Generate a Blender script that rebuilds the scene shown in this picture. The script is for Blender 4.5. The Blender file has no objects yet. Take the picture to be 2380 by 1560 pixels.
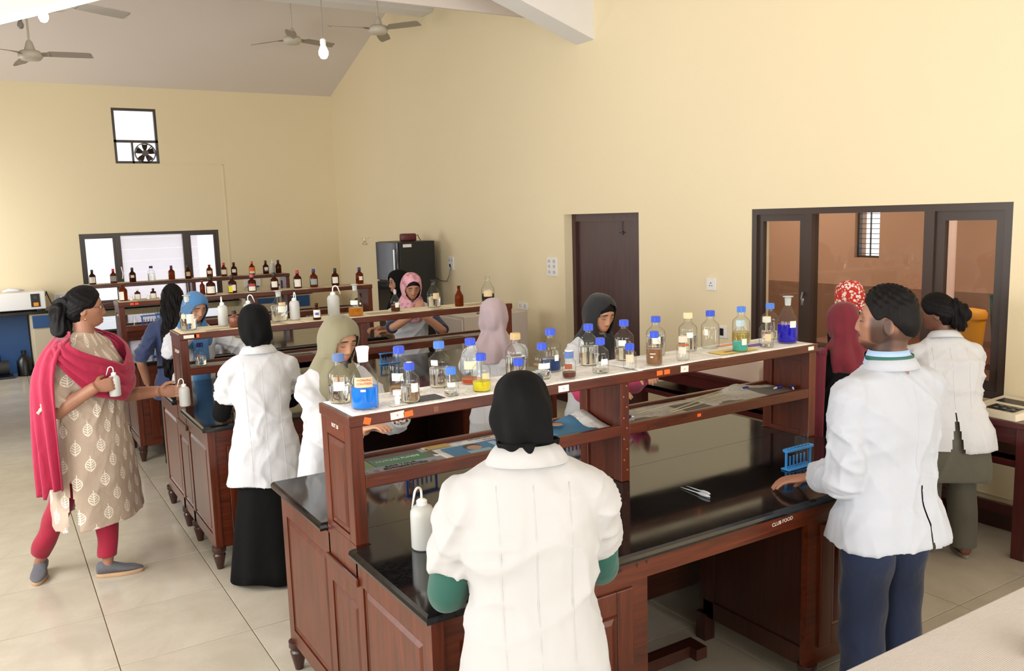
import bpy, bmesh, math, random
import numpy as np
from mathutils import Vector, Matrix
from mathutils.bvhtree import BVHTree

random.seed(4); np.random.seed(4)
scene = bpy.context.scene
COL = scene.collection
pi = math.pi

# ------------------------------------------------------------------ camera, world, light, exposure
def S(r, g, b):
    return tuple(((c / 255) / 12.92 if c / 255 <= .04045 else ((c / 255 + .055) / 1.055) ** 2.4) for c in (r, g, b))

def cam_matrix(yaw, pitch, roll, loc):
    f = Vector((math.sin(yaw) * math.cos(pitch), math.cos(yaw) * math.cos(pitch), -math.sin(pitch)))
    ri = Vector((math.cos(yaw), -math.sin(yaw), 0)); up = ri.cross(f)
    r2 = math.cos(roll) * ri + math.sin(roll) * up; u2 = -math.sin(roll) * ri + math.cos(roll) * up
    m = Matrix((r2, u2, -f)).transposed().to_4x4(); m.translation = loc
    return m
cd = bpy.data.cameras.new('camera'); cam = bpy.data.objects.new('camera', cd); COL.objects.link(cam)
cd.sensor_width = 36; cd.lens = 1971.19 / 2380 * 36; cd.clip_start = .05
cam.matrix_world = cam_matrix(.551757969, .140873713, -.0302977402, Vector((0, 0, 1.985)))
scene.camera = cam

w = bpy.data.worlds.new('daylight'); scene.world = w; w.use_nodes = True
bg = w.node_tree.nodes['Background']; bg.inputs[0].default_value = (.93, .96, 1, 1); bg.inputs[1].default_value = 1.6

def area(name, loc, rot, sx, sy, power, col=(.98, .99, 1)):
    l = bpy.data.lights.new(name, 'AREA'); l.shape = 'RECTANGLE'; l.size = sx; l.size_y = sy; l.energy = power; l.color = col
    o = bpy.data.objects.new(name, l); o.location = loc; o.rotation_euler = rot; COL.objects.link(o); return o
# daylight through the windows of the wall behind the camera and of the side wall
for i, x in enumerate((-.35, 1.75, 3.85)):
    area('window_daylight', (x, -2.93, 1.85), (pi / 2, 0, 0), 1.5, 1.7, 88)
for y, p in ((.6, 70), (3.2, 74), (5.25, 78), (12.2, 85)):
    area('window_daylight', (-1.55, y, 1.75), (0, -pi / 2, 0), 1.6, 1.4, p)
vs = scene.view_settings
vs.view_transform = 'Standard'; vs.look = 'None'; vs.exposure = 0.0; vs.gamma = 1; vs.use_curve_mapping = False
try:
    scene.cycles.transparent_max_bounces = 24; scene.cycles.max_bounces = 10; scene.cycles.transmission_bounces = 10
    scene.cycles.sample_clamp_indirect = 6
except Exception: pass

# ------------------------------------------------------------------ mesh helpers
class MB:
    def __init__(s): s.v = []; s.f = []; s.m = []
    def add(s, vs, fs, mi=0):
        o = len(s.v); s.v += [tuple(p) for p in vs]; s.f += [tuple(i + o for i in f) for f in fs]; s.m += [mi] * len(fs); return s
    def box(s, x0, x1, y0, y1, z0, z1, mi=0, b=0):
        if b <= 0:
            return s.add([(x0, y0, z0), (x1, y0, z0), (x1, y1, z0), (x0, y1, z0), (x0, y0, z1), (x1, y0, z1), (x1, y1, z1), (x0, y1, z1)],
                  [(0, 3, 2, 1), (4, 5, 6, 7), (0, 1, 5, 4), (1, 2, 6, 5), (2, 3, 7, 6), (3, 0, 4, 7)], mi)
        bm = bmesh.new(); bmesh.ops.create_cube(bm, size=1)
        for v in bm.verts: v.co = ((x0 + x1) / 2 + v.co.x * (x1 - x0), (y0 + y1) / 2 + v.co.y * (y1 - y0), (z0 + z1) / 2 + v.co.z * (z1 - z0))
        bmesh.ops.bevel(bm, geom=bm.edges[:], offset=b, segments=2, affect='EDGES', profile=.5)
        bm.verts.index_update(); s.add([v.co[:] for v in bm.verts], [[v.index for v in f.verts] for f in bm.faces], mi); bm.free(); return s
    def loft(s, rings, cap=True, mi=0, closed=True):
        n = len(rings[0]); o = 0; vs = [p for r in rings for p in r]; fs = []
        for i in range(len(rings) - 1):
            for j in range(n if closed else n - 1):
                k = (j + 1) % n
                fs.append((i * n + j, i * n + k, (i + 1) * n + k, (i + 1) * n + j))
        if cap and closed: fs.append(tuple(range(n - 1, -1, -1))); fs.append(tuple((len(rings) - 1) * n + j for j in range(n)))
        return s.add(vs, fs, mi)
    def lathe(s, prof, n=24, c=(0, 0, 0), mi=0, cap=True, rib=0):
        rings = []
        for (r, z) in prof:
            rings.append([(c[0] + r * (1 + (rib if j % 2 else 0)) * math.cos(2 * pi * j / n), c[1] + r * (1 + (rib if j % 2 else 0)) * math.sin(2 * pi * j / n), c[2] + z) for j in range(n)])
        return s.loft(rings, cap, mi)
    def tube(s, pts, rad, n=10, mi=0, flat=1.0, up=None, cap=True):
        P = [Vector(p) for p in pts]
        R = [rad] * len(P) if not hasattr(rad, '__len__') else rad
        rings = []; ref = None
        for i, p in enumerate(P):
            t = (P[min(i + 1, len(P) - 1)] - P[max(i - 1, 0)]).normalized()
            if ref is None:
                ref = Vector(up) if up else (Vector((0, 0, 1)) if abs(t.z) < .9 else Vector((1, 0, 0)))
            a = (ref - t * ref.dot(t)).normalized(); b = t.cross(a); ref = a
            r = R[i]; ra, rb = (r if hasattr(r, '__len__') else (r * flat, r))
            rings.append([p + a * (ra * math.cos(2 * pi * j / n)) + b * (rb * math.sin(2 * pi * j / n)) for j in range(n)])
        return s.loft(rings, cap, mi)
    def disc(s, c, r, nrm, n=20, th=.002, mi=0):
        nrm = Vector(nrm).normalized(); return s.tube([Vector(c) - nrm * th / 2, Vector(c) + nrm * th / 2], r, n, mi)
    def xf(s, M):
        s.v = [tuple(M @ Vector(p)) for p in s.v]; return s
    def mesh(s, name):
        me = bpy.data.meshes.new(name); me.from_pydata(s.v, [], s.f); me.polygons.foreach_set('material_index', s.m); return me
    def build(s, name, mats, parent=None, smooth=False, loc=None, auto=None):
        return link(name, s.mesh(name), mats, parent, smooth, loc, auto)

def link(name, me, mats, parent=None, smooth=False, loc=None, auto=None):
    if mats is not None and len(me.materials) == 0:
        for m in (mats if isinstance(mats, (list, tuple)) else [mats]): me.materials.append(m)
    if smooth or auto: me.polygons.foreach_set('use_smooth', [True] * len(me.polygons))
    if auto:
        try: me.set_sharp_from_angle(angle=math.radians(auto))
        except Exception: pass
    o = bpy.data.objects.new(name, me); COL.objects.link(o); o.parent = parent
    if loc is not None: o.location = loc
    return o
def tag(o, label, cat, group=None, kind=None):
    if label: o['label'] = label
    if cat: o['category'] = cat
    if group: o['group'] = group
    if kind: o['kind'] = kind
    return o
def empty(name, loc=(0, 0, 0), rz=0, label=None, cat=None, group=None):
    o = bpy.data.objects.new(name, None); o.empty_display_size = .1; COL.objects.link(o); o.location = loc; o.rotation_euler = (0, 0, rz)
    tag(o, label, cat, group); return o
def struct(o): o['kind'] = 'structure'; return o
def copy_tree(o, parent=None):
    c = o.copy(); COL.objects.link(c)
    if parent: c.parent = parent
    for ch in list(o.children): copy_tree(ch, c)
    return c

# ------------------------------------------------------------------ materials
class NT:
    def __init__(s, name):
        s.m = bpy.data.materials.new(name); s.m.use_nodes = True; s.t = s.m.node_tree; s.p = s.t.nodes['Principled BSDF']; s.out = s.t.nodes['Material Output']
    def n(s, ty, **k):
        n = s.t.nodes.new(ty)
        for a, b in k.items(): setattr(n, a, b)
        return n
    def l(s, a, b): s.t.links.new(a, b)
    def coord(s, scale=(1, 1, 1), which='Object'):
        c = s.n('ShaderNodeTexCoord'); mp = s.n('ShaderNodeMapping'); mp.inputs['Scale'].default_value = scale; s.l(c.outputs[which], mp.inputs[0]); return mp.outputs[0]
    def noise(s, co, scale, detail=4, rough=.5, dist=0):
        n = s.n('ShaderNodeTexNoise'); n.inputs['Scale'].default_value = scale; n.inputs['Detail'].default_value = detail; n.inputs['Roughness'].default_value = rough; n.inputs['Distortion'].default_value = dist
        s.l(co, n.inputs['Vector']); return n.outputs[0]
    def ramp(s, fac, stops):
        r = s.n('ShaderNodeValToRGB'); s.l(fac, r.inputs[0]); e = r.color_ramp.elements
        while len(e) < len(stops): e.new(.5)
        for i, (p, c) in enumerate(stops): e[i].position = p; e[i].color = (*c, 1)
        return r.outputs[0]
    def mix(s, fac, a, b, mode='MIX'):
        n = s.n('ShaderNodeMix', data_type='RGBA', blend_type=mode)
        for i, v in ((0, fac), (6, a), (7, b)):
            if hasattr(v, 'is_linked'): s.l(v, n.inputs[i])
            else: n.inputs[i].default_value = v if i == 0 else (*v, 1)
        return n.outputs[2]
    def math(s, op, a, b=None, clamp=False):
        n = s.n('ShaderNodeMath', operation=op, use_clamp=clamp)
        for i, v in ((0, a), (1, b)):
            if v is None: continue
            if hasattr(v, 'is_linked'): s.l(v, n.inputs[i])
            else: n.inputs[i].default_value = v
        return n.outputs[0]
    def bump(s, h, dist=.01, strength=.5):
        b = s.n('ShaderNodeBump'); b.inputs['Distance'].default_value = dist; b.inputs['Strength'].default_value = strength; s.l(h, b.inputs['Height']); s.l(b.outputs[0], s.p.inputs['Normal'])
    def set(s, col=None, rough=None, **k):
        if col is not None:
            if hasattr(col, 'is_linked'): s.l(col, s.p.inputs['Base Color'])
            else: s.p.inputs['Base Color'].default_value = (*col, 1)
        if rough is not None: s.p.inputs['Roughness'].default_value = rough
        for a, b in k.items(): s.p.inputs[a.replace('_', ' ')].default_value = b
        return s.m
_mc = {}
def plain(name, col, rough=.5, **k):
    if name not in _mc: _mc[name] = NT(name).set(col, rough, **k)
    return _mc[name]

def m_plaster(name, col, var=.06):
    t = NT(name); co = t.coord()
    a = t.noise(co, .7, 5); b = t.noise(co, 60, 3)
    c = t.mix(t.math('MULTIPLY', a, .9), tuple(x * (1 + var) for x in col), tuple(x * (1 - var * 1.4) for x in col))
    t.bump(b, .002, .25); return t.set(c, .75)
def m_wood(name, c1, c2, axis='z', rough=.32):
    t = NT(name); sc = {'x': (1.5, 22, 22), 'y': (22, 1.5, 22), 'z': (22, 22, 1.5)}[axis]
    a = t.noise(t.coord(sc), 1.6, 6, .6, 1.2); b = t.noise(t.coord(), 2.0, 3)
    c = t.ramp(a, [(.25, c1), (.75, c2)]); c = t.mix(t.math('MULTIPLY', b, .5), c, tuple(x * .55 for x in c1))
    t.bump(a, .0006, .35); return t.set(c, rough, Coat_Weight=.12, Coat_Roughness=.2)
WD1, WD2 = S(54, 19, 6), S(114, 47, 20)
M_WX, M_WY, M_WZ = (m_wood('varnished_wood_' + a, WD1, WD2, a) for a in 'xyz')
M_DWZ = m_wood('dark_wood_z', S(45, 22, 16), S(72, 36, 26), 'z')
M_DWX = m_wood('dark_wood_x', S(50, 24, 17), S(78, 38, 27), 'x')
M_WALL = m_plaster('cream_plaster', S(231, 216, 180), .03)
M_CEIL = m_plaster('white_ceiling', S(218, 207, 198), .02)
M_BEAM = m_plaster('white_beam', S(226, 223, 219), .02)
def _granite():
    t = NT('black_granite'); co = t.coord(); a = t.noise(co, 90, 4, .7); b = t.noise(co, 4, 3)
    c = t.ramp(a, [(.45, S(12, 12, 13)), (.8, S(40, 40, 42))])
    r = t.math('MULTIPLY_ADD', b, .12); t.t.nodes[-1].inputs[2].default_value = .03; t.l(r, t.p.inputs['Roughness']); return t.set(c, None, IOR=1.6)
M_GRAN = _granite()
def _tile():
    t = NT('polished_beige_tile'); co = t.coord(); a = t.noise(co, 3, 6, .6, .6); b = t.noise(co, 80, 3); oi = t.n('ShaderNodeObjectInfo')
    c = t.ramp(a, [(.3, S(176, 167, 150)), (.7, S(196, 188, 172))])
    c = t.mix(t.math('MULTIPLY', b, .25), c, S(160, 150, 132))
    c = t.mix(t.math('MULTIPLY', oi.outputs['Random'], .22), c, S(166, 156, 138))
    return t.set(c, .16, IOR=1.45)
M_TILE = _tile()
M_GROUT = plain('brown_grout', S(120, 92, 62), .9)
M_FRAME = plain('dark_brown_frame', S(58, 44, 36), .35)
M_DOOR = m_wood('door_wood', S(62, 36, 34), S(84, 54, 52), 'z', .4)
M_WHITE = plain('white_plastic', S(232, 230, 226), .35)
M_BLACK = plain('black_plastic', S(14, 14, 15), .35)
M_CHROME = plain('steel', S(190, 190, 190), .25, Metallic=1)
M_BLUECAP = plain('blue_plastic_cap', S(38, 74, 200), .35)
M_BLUECAP2 = plain('light_blue_plastic_cap', S(66, 122, 214), .35)
M_GREYBLUE = plain('faded_blue_cap', S(82, 108, 160), .45)
M_TANCAP = plain('tan_cap', S(186, 160, 112), .5)
M_CREAMCAP = plain('cream_cap', S(208, 206, 188), .5)
M_PALECAP = plain('pale_blue_cap', S(176, 198, 206), .45)
M_NAVYCAP = plain('navy_cap', S(28, 30, 110), .4)
M_REDCAP = plain('red_cap', S(196, 34, 52), .4)
M_PINKCAP = plain('pink_cap', S(205, 90, 92), .4)
M_RACK = plain('blue_rack_plastic', S(66, 158, 240), .35)
M_RACKD = plain('dark_blue_rack_plastic', S(30, 72, 150), .35)
M_PAPERLAB = plain('paper_label', S(233, 229, 218), .7)
M_TANLAB = plain('aged_label', S(214, 190, 150), .7)
M_ORANGE = plain('orange_sticker', S(240, 104, 30), .6)
M_YELLOWLAB = plain('yellow_label', S(226, 205, 40), .6)
M_REDLAB = plain('red_label', S(176, 62, 58), .6)
M_BLUELAB = plain('blue_print', S(46, 78, 160), .6)
M_INKRED = plain('red_ink', S(190, 40, 40), .7)
M_INKW = plain('white_paint_ink', S(215, 208, 198), .7)
M_INKB = plain('black_ink', S(22, 18, 18), .7)
def m_glass(name, tint=(.97, .985, .98), dens=.09, rough=.0):
    t = NT(name); t.t.nodes.remove(t.p)
    tr = t.n('ShaderNodeBsdfTransparent'); gl = t.n('ShaderNodeBsdfGlossy'); gl.inputs['Roughness'].default_value = .02 + rough
    lw = t.n('ShaderNodeLayerWeight'); lw.inputs[0].default_value = .5
    col = t.mix(t.math('POWER', lw.outputs['Facing'], 3.0), tint, tuple(x * (1 - dens * 4) for x in tint)); t.l(col, tr.inputs[0])
    sch = t.math('MULTIPLY_ADD', t.math('POWER', lw.outputs['Facing'], 5.0), .8); t.t.nodes[-1].inputs[2].default_value = .04
    mx = t.n('ShaderNodeMixShader'); t.l(sch, mx.inputs[0]); t.l(tr.outputs[0], mx.inputs[1]); t.l(gl.outputs[0], mx.inputs[2]); t.l(mx.outputs[0], t.out.inputs[0]); return t.m
M_GLASS = m_glass('clear_glass')
M_TUBE = m_glass('test_tube_glass', (.93, .95, .95), .16)
M_PANE = m_glass('window_glass', (.95, .95, .94), .02)
M_AMBER = NT('amber_glass').set(S(120, 48, 14), .08, Transmission_Weight=.55, IOR=1.2)
M_AMBERD = NT('dark_amber_glass').set(S(72, 28, 14), .08, Transmission_Weight=.35, IOR=1.2)
M_WATER = NT('water').set((.97, .985, .98), .0, Transmission_Weight=1.0, IOR=1.33)
def m_liq(name, c, tr=.55): return NT(name).set(c, .03, Transmission_Weight=tr, IOR=1.33)
L_BLUE = m_liq('bright_blue_solution', S(14, 138, 248), .45); L_ROYAL = m_liq('royal_blue_solution', S(28, 22, 200), .4); L_YEL = m_liq('yellow_solution', S(238, 226, 20))
L_ORA = m_liq('orange_solution', S(226, 92, 24)); L_AMB = m_liq('amber_solution', S(214, 134, 20), .6); L_BRN = m_liq('brown_solution', S(150, 104, 66), .4)
L_PBRN = m_liq('pale_brown_solution', S(190, 140, 80), .8); L_DBRN = m_liq('dark_brown_solution', S(90, 36, 16), .3); L_TURQ = m_liq('turquoise_solution', S(84, 202, 190), .5); L_NAVY = m_liq('navy_solution', S(14, 52, 110), .3)
L_PYEL = m_liq('pale_yellow_solution', S(214, 190, 60), .7); L_DARK = m_liq('near_black_solution', S(30, 26, 20), .3)
M_PE = NT('milky_polythene').set(S(208, 210, 206), .38, Subsurface_Weight=.0, Transmission_Weight=.25)
def m_cloth(name, col, wr=.5, scale=7, weave=900, rough=.85, sheen=.15):
    t = NT(name); co = t.coord(); a = t.noise(co, scale, 2, .45, .6); b = t.noise(t.coord((1, 1, .45)), scale * 2.0, 1, .4, .8)
    h = t.math('ADD', a, t.math('MULTIPLY', b, .6)); t.bump(h, .03 * wr, .55)
    c = t.mix(t.math('MULTIPLY', a, .35), col, tuple(x * .82 for x in col)); return t.set(c, rough, Sheen_Weight=sheen)
M_COAT = m_cloth('white_cotton', S(194, 195, 198), .8, 5)
M_COAT2 = m_cloth('cream_white_cotton', S(172, 171, 170), .9, 5)

def text(s, size, mat, M, parent, name='lettering', th=.0004):
    cu = bpy.data.curves.new(name, 'FONT'); cu.body = s; cu.size = size; cu.align_x = 'CENTER'; cu.align_y = 'CENTER'; cu.extrude = th; cu.resolution_u = 3
    o = bpy.data.objects.new('tmp', cu); COL.objects.link(o); dg = bpy.context.evaluated_depsgraph_get(); dg.update()
    me = bpy.data.meshes.new_from_object(o.evaluated_get(dg)); bpy.data.objects.remove(o); bpy.data.curves.remove(cu)
    me.transform(M); me.name = name
    return link(name, me, mat, parent)
def Mface(loc, xdir, updir):
    x = Vector(xdir).normalized(); u = Vector(updir); u = (u - x * u.dot(x)).normalized(); z = x.cross(u)
    m = Matrix((x, u, z)).transposed().to_4x4(); m.translation = loc; return m

# ================================================================== THE ROOM
XR, YB, XL, YF = 5.115, 13.8, -1.6, -3.0
# floor: grout bed with separate tiles
fl = struct(MB().box(XL - .2, XR + .2, YF - .2, YB + .2, -.12, -.004).build('floor', M_GROUT)); fl['label'] = 'beige polished tile floor with thin brown joints'
tile_me = MB().box(-.2978, .2978, -.2978, .2978, -.012, 0, b=.0015).mesh('tile'); tile_me.materials.append(M_TILE)
TX0, TY0 = .339, 2.04 * 1.985
for i in range(-4, 8):
    for j in range(-12, 17):
        cx, cy = TX0 + (i + .5) * .6, TY0 + .005 + (j + .5) * .604
        if XL - .1 < cx < XR and YF < cy < YB:
            o = link('tile', tile_me, None, fl, loc=(cx, cy, 0)); o.scale = (1, 604 / 600, 1)
def wall_with_holes(name, axis, c0, c1, a0, a1, z0, z1, holes, m):
    """axis 'x': wall plane spans Y(a) and Z at X in c0..c1; 'y': spans X"""
    mb = MB(); As = sorted({a0, a1, *[h[0] for h in holes], *[h[1] for h in holes]}); Zs = sorted({z0, z1, *[h[2] for h in holes], *[h[3] for h in holes]})
    for i in range(len(As) - 1):
        for k in range(len(Zs) - 1):
            ca, cz = (As[i] + As[i + 1]) / 2, (Zs[k] + Zs[k + 1]) / 2
            if any(h[0] < ca < h[1] and h[2] < cz < h[3] for h in holes): continue
            if axis == 'x': mb.box(c0, c1, As[i], As[i + 1], Zs[k], Zs[k + 1])
            else: mb.box(As[i], As[i + 1], c0, c1, Zs[k], Zs[k + 1])
    return struct(mb.build(name, m))
WIN_R = (2.70, 4.69, .79, 1.975); DOOR_R = (6.04, 7.22, 0, 1.976)
wall_with_holes('wall_right', 'x', XR, XR + .2, YF, YB + .2, 0, 5.3, [WIN_R, DOOR_R], M_WALL)
WIN_B = (1.19, 3.155, .84, 1.9); WIN_H = (1.77, 2.378, 2.91, 3.707)
wall_with_holes('wall_back', 'y', YB, YB + .2, XL - .2, XR, 0, 5.3, [WIN_B, WIN_H], M_WALL)
FW = [(x - .75, x + .75, 1.0, 2.7) for x in (-.35, 1.75, 3.85)]
wall_with_holes('wall_front', 'y', YF - .2, YF, XL - .2, XR + .2, 0, 5.3, FW, M_WALL)
LW = [(y - .7, y + .7, .95, 2.55) for y in (.6, 3.2, 5.25, 12.2)]
wall_with_holes('wall_left', 'x', XL - .2, XL, YF, YB, 0, 5.3, LW, M_WALL)
def win_frame(mb, ax, c0, c1, a0, a1, z0, z1, wd=.05):
    for (p, q, r, s_) in ((a0, a1, z0, z0 + wd), (a0, a1, z1 - wd, z1), (a0, a0 + wd, z0 + wd, z1 - wd), (a1 - wd, a1, z0 + wd, z1 - wd)):
        if ax == 'x': mb.box(c0, c1, p, q, r, s_)
        else: mb.box(p, q, c0, c1, r, s_)
n_w = 0
for (a0, a1, z0, z1) in FW:
    n_w += 1; mb = MB(); win_frame(mb, 'y', YF - .12, YF - .06, a0, a1, z0, z1); mb.box((a0 + a1) / 2 - .025, (a0 + a1) / 2 + .025, YF - .12, YF - .06, z0 + .05, z1 - .05); struct(mb.build('window_%d' % n_w, M_FRAME))
for (a0, a1, z0, z1) in LW:
    n_w += 1; mb = MB(); win_frame(mb, 'x', XL - .12, XL - .06, a0, a1, z0, z1); mb.box(XL - .12, XL - .06, (a0 + a1) / 2 - .025, (a0 + a1) / 2 + .025, z0 + .05, z1 - .05); struct(mb.build('window_%d' % n_w, M_FRAME))

# ceilings: far bay is a gable with its ridge across the room, near bay a gable with its ridge along the room
VY = 7.69
def slab(name, pts, up, m):
    vs = [Vector(p) for p in pts] + [Vector(p) + Vector(up) for p in pts]; n = len(pts)
    fs = [tuple(range(n)), tuple(range(2 * n - 1, n - 1, -1))] + [(i, i + n, (i + 1) % n + n, (i + 1) % n) for i in range(n)]
    return struct(MB().add(vs, fs).build(name, m))
slab('ceiling', [(XL - .2, YB + .2, 3.944), (XR + .2, YB + .2, 3.944), (XR + .2, 10.99, 4.995), (XL - .2, 10.99, 4.995)], (0, 0, .12), M_CEIL)['label'] = 'sloping white ceiling rising from the back wall'
slab('ceiling', [(XL - .2, 10.99, 4.995), (XR + .2, 10.99, 4.995), (XR + .2, VY, 4.016), (XL - .2, VY, 4.016)], (0, 0, .12), M_CEIL)
RX = 3.03
slab('ceiling', [(RX, VY, 4.77), (XR + .2, VY, 3.95), (XR + .2, YF - .2, 3.95), (RX, YF - .2, 4.77)], (0, 0, .12), M_CEIL)
slab('ceiling', [(XL - .2, VY, 3.08), (RX, VY, 4.77), (RX, YF - .2, 4.77), (XL - .2, YF - .2, 3.08)], (0, 0, .12), M_CEIL)
slab('ceiling', [(RX, VY + .005, 4.8), (XR + .2, VY + .005, 4.02), (XL, VY + .005, 4.02)], (0, .05, 0), M_CEIL)
struct(MB().box(XL, XR, 9.98, 10.27, 4.55, 4.98).build('beam_1', M_BEAM)); bpy.data.objects['beam_1'].name = 'trim_1'
struct(slab('trim_2', [(RX - .1, 6.66, 4.35), (RX - .1, 6.94, 4.35), (XR, 6.94, 3.61), (XR, 6.66, 3.61)], (0, 0, .42), M_BEAM))
struct(slab('trim_3', [(RX, 6.66, 4.35), (RX, 6.94, 4.35), (XL, 6.94, 2.73), (XL, 6.66, 2.73)], (0, 0, .45), M_BEAM))
struct(MB().box(XR - .012, XR, YF, 6.04, 0, .1).box(XR - .012, XR, 7.22, YB, 0, .1).build('baseboard_right', M_DWX))
struct(MB().box(XL, XR - .012, YB - .012, YB, 0, .1).build('baseboard_back', M_DWX))
# pipe of hidden wiring low on the right wall and flat casing on the back wall
MB().tube([(XR - .008, 1.2, .2), (XR - .008, 2.9, .2)], .007, 8).build('trim_4', M_WALL).__setitem__('kind', 'structure')
mc_ = MB(); mc_.box(2.378, 3.3, YB - .006, YB, 2.895, 2.915).box(3.28, 3.3, YB - .006, YB, 1.0, 2.9); struct(mc_.build('trim_5', M_WALL))

# door in the right wall
XD = XR + .1
d = struct(empty('door_1', (XD, 6.63, 0))); mb = MB()
mb.box(0, .07, .53, .59, 0, 1.976).box(0, .07, -.59, -.53, 0, 1.976).box(0, .07, -.53, .53, 1.9, 1.976); mb.build('door_frame', M_DOOR, d)
mb = MB().box(.03, .065, -.528, .528, .005, 1.898); mb.build('door_leaf', M_DOOR, d)
MB().tube([(.02, -.2, 1.895), (.02, -.2, 1.80)], .004, 6).tube([(.02, -.235, 1.785), (.02, -.2, 1.80), (.02, -.165, 1.785)], .004, 6).tube([(.02, -.2, 1.80), (.02, -.2, 1.765)], .006, 6).build('door_bolt', M_BLACK, d)

# glazed window in the right wall
def sash(parent, ax, c, a0, a1, z0, z1, wd, mfr, mgl, dp=.04):
    mb = MB()
    if ax == 'x':
        win_frame(mb, 'x', c - dp / 2, c + dp / 2, a0, a1, z0, z1, wd); fr = mb.build('sash', mfr, parent)
        MB().box(c - .003, c + .003, a0 + wd, a1 - wd, z0 + wd, z1 - wd).build('pane', mgl, fr)
    else:
        win_frame(mb, 'y', c - dp / 2, c + dp / 2, a0, a1, z0, z1, wd); fr = mb.build('sash', mfr, parent)
        MB().box(a0 + wd, a1 - wd, c - .003, c + .003, z0 + wd, z1 - wd).build('pane', mgl, fr)
    return fr
wr = struct(empty('window_9', (0, 0, 0))); a0, a1, z0, z1 = WIN_R
mb = MB(); win_frame(mb, 'x', XR + .005, XR + .085, a0 + .002, a1 - .002, z0, z1, .045); mb.box(XR + .005, XR + .085, 4.125, 4.195, z0 + .045, z1 - .045).box(XR + .005, XR + .085, 3.185, 3.255, z0 + .045, z1 - .045); mb.build('window_frame', M_FRAME, wr)
sash(wr, 'x', XR + .045, 4.195, 4.645, z0 + .045, z1 - .045, .05, M_FRAME, M_PANE)
sash(wr, 'x', XR + .045, 2.745, 3.185, z0 + .045, z1 - .045, .06, M_FRAME, M_PANE)
MB().box(XR + .042, XR + .048, 3.255, 4.125, z0 + .045, z1 - .045).build('pane', M_PANE, wr)
for yy in (4.19, 3.19):
    MB().tube([(XR - .0, yy, 1.28), (XR - .012, yy, 1.31), (XR - .012, yy - .012, 1.36)], .008, 8).box(XR - .004, XR + .006, yy - .012, yy + .012, 1.26, 1.33).build('window_catch', M_CHROME, wr)

# back windows
M_FROST = NT('frosted_glass'); M_FROST.t.nodes.remove(M_FROST.p)
_a = M_FROST.n('ShaderNodeBsdfTranslucent'); _a.inputs[0].default_value = (.95, .95, .97, 1); _b = M_FROST.n('ShaderNodeBsdfTransparent'); _c = M_FROST.n('ShaderNodeMixShader'); _c.inputs[0].default_value = .8
M_FROST.l(_a.outputs[0], _c.inputs[1]); M_FROST.l(_b.outputs[0], _c.inputs[2]); M_FROST.l(_c.outputs[0], M_FROST.out.inputs[0]); M_FROST = M_FROST.m
wb = struct(empty('window_10', (0, 0, 0))); a0, a1, z0, z1 = WIN_B
mb = MB(); win_frame(mb, 'y', YB + .02, YB + .09, a0, a1, z0, z1, .045); mb.box(1.665, 1.74, YB + .02, YB + .09, z0 + .045, z1 - .045).box(2.615, 2.705, YB + .02, YB + .09, z0 + .045, z1 - .045); mb.build('window_frame', M_FRAME, wb)
sash(wb, 'y', YB + .055, 1.235, 1.665, z0 + .045, z1 - .045, .03, M_FRAME, M_FROST)
sash(wb, 'y', YB + .055, 2.705, 3.11, z0 + .045, z1 - .045, .03, M_FRAME, M_FROST)
MB().box(1.74, 2.615, YB + .052, YB + .058, z0 + .045, z1 - .045).build('pane', M_FROST, wb)
MB().tube([(1.72, YB + .015, 1.22), (1.725, YB - .02, 1.3), (1.71, YB - .02, 1.4)], .008, 6).build('window_catch', M_WHITE, wb)
M_SIDING = plain('pale_lavender_siding', S(206, 198, 214), .8)
sd = struct(empty('wall_neighbour', (0, 0, 0)))
for k in range(14):
    MB().box(1.95, 3.28, 16.0 + .004 * (k % 2), 16.05, .2 + k * .2, .395 + k * .2).build('plank', M_SIDING, sd)
# high window with exhaust fan
wh = struct(empty('window_11', (0, 0, 0))); a0, a1, z0, z1 = WIN_H
mb = MB(); win_frame(mb, 'y', YB + .0, YB + .07, a0, a1, z0, z1, .035); mb.box(a0, a1, YB, YB + .07, 3.215, 3.25).box(2.005, 2.03, YB, YB + .07, z0, 3.22); mb.build('window_frame', M_FRAME, wh)
MB().box(a0 + .035, a1 - .035, YB + .03, YB + .036, 3.25, z1 - .035).build('pane', M_FROST, wh)
M_FROSTP = plain('pinkish_obscured_glass', S(240, 215, 212), .6, Transmission_Weight=.0)
MB().box(a0 + .035, 2.005, YB + .03, YB + .036, z0 + .035, 3.215).build('pane', M_FROST, wh)
ef = empty('exhaust_fan', (2.19, YB + .03, 3.065), label='dark exhaust fan set in the high window', cat='fan')
mb = MB(); n = 28
for k in range(n):
    pass
mb.loft([[(r_ * math.cos(2 * pi * j / n), y_, r_ * math.sin(2 * pi * j / n)) for j in range(n)] for (r_, y_) in ((.148, -.03), (.148, .05), (.136, .05), (.136, -.03), (.148, -.03))], False); mb.build('fan_ring', M_FRAME, ef)
MB().tube([(0, -.03, 0), (0, .03, 0)], .045, 20).build('fan_motor', plain('fan_motor_grey', S(92, 82, 84), .5), ef)
for k in range(5):
    a = k * 2 * pi / 5 + .3; mb = MB(); ca, sa = math.cos(a), math.sin(a); rr = []
    for r_, h in ((.035, .018), (.08, .036), (.128, .045)):
        rr.append([(ca * r_ - sa * q * h, .01 - q * .018, sa * r_ + ca * q * h) for q in (-1, 1)] + [(ca * r_ - sa * q * h, .014 - q * .018, sa * r_ + ca * q * h) for q in (1, -1)])
    mb.loft(rr); mb.build('fan_blade', M_FRAME, ef)
for a in (pi / 4, 3 * pi / 4):
    MB().tube([(.14 * math.cos(a), .04, .14 * math.sin(a)), (-.14 * math.cos(a), .04, -.14 * math.sin(a))], .008, 6).build('fan_strut', M_FRAME, ef)

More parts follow.
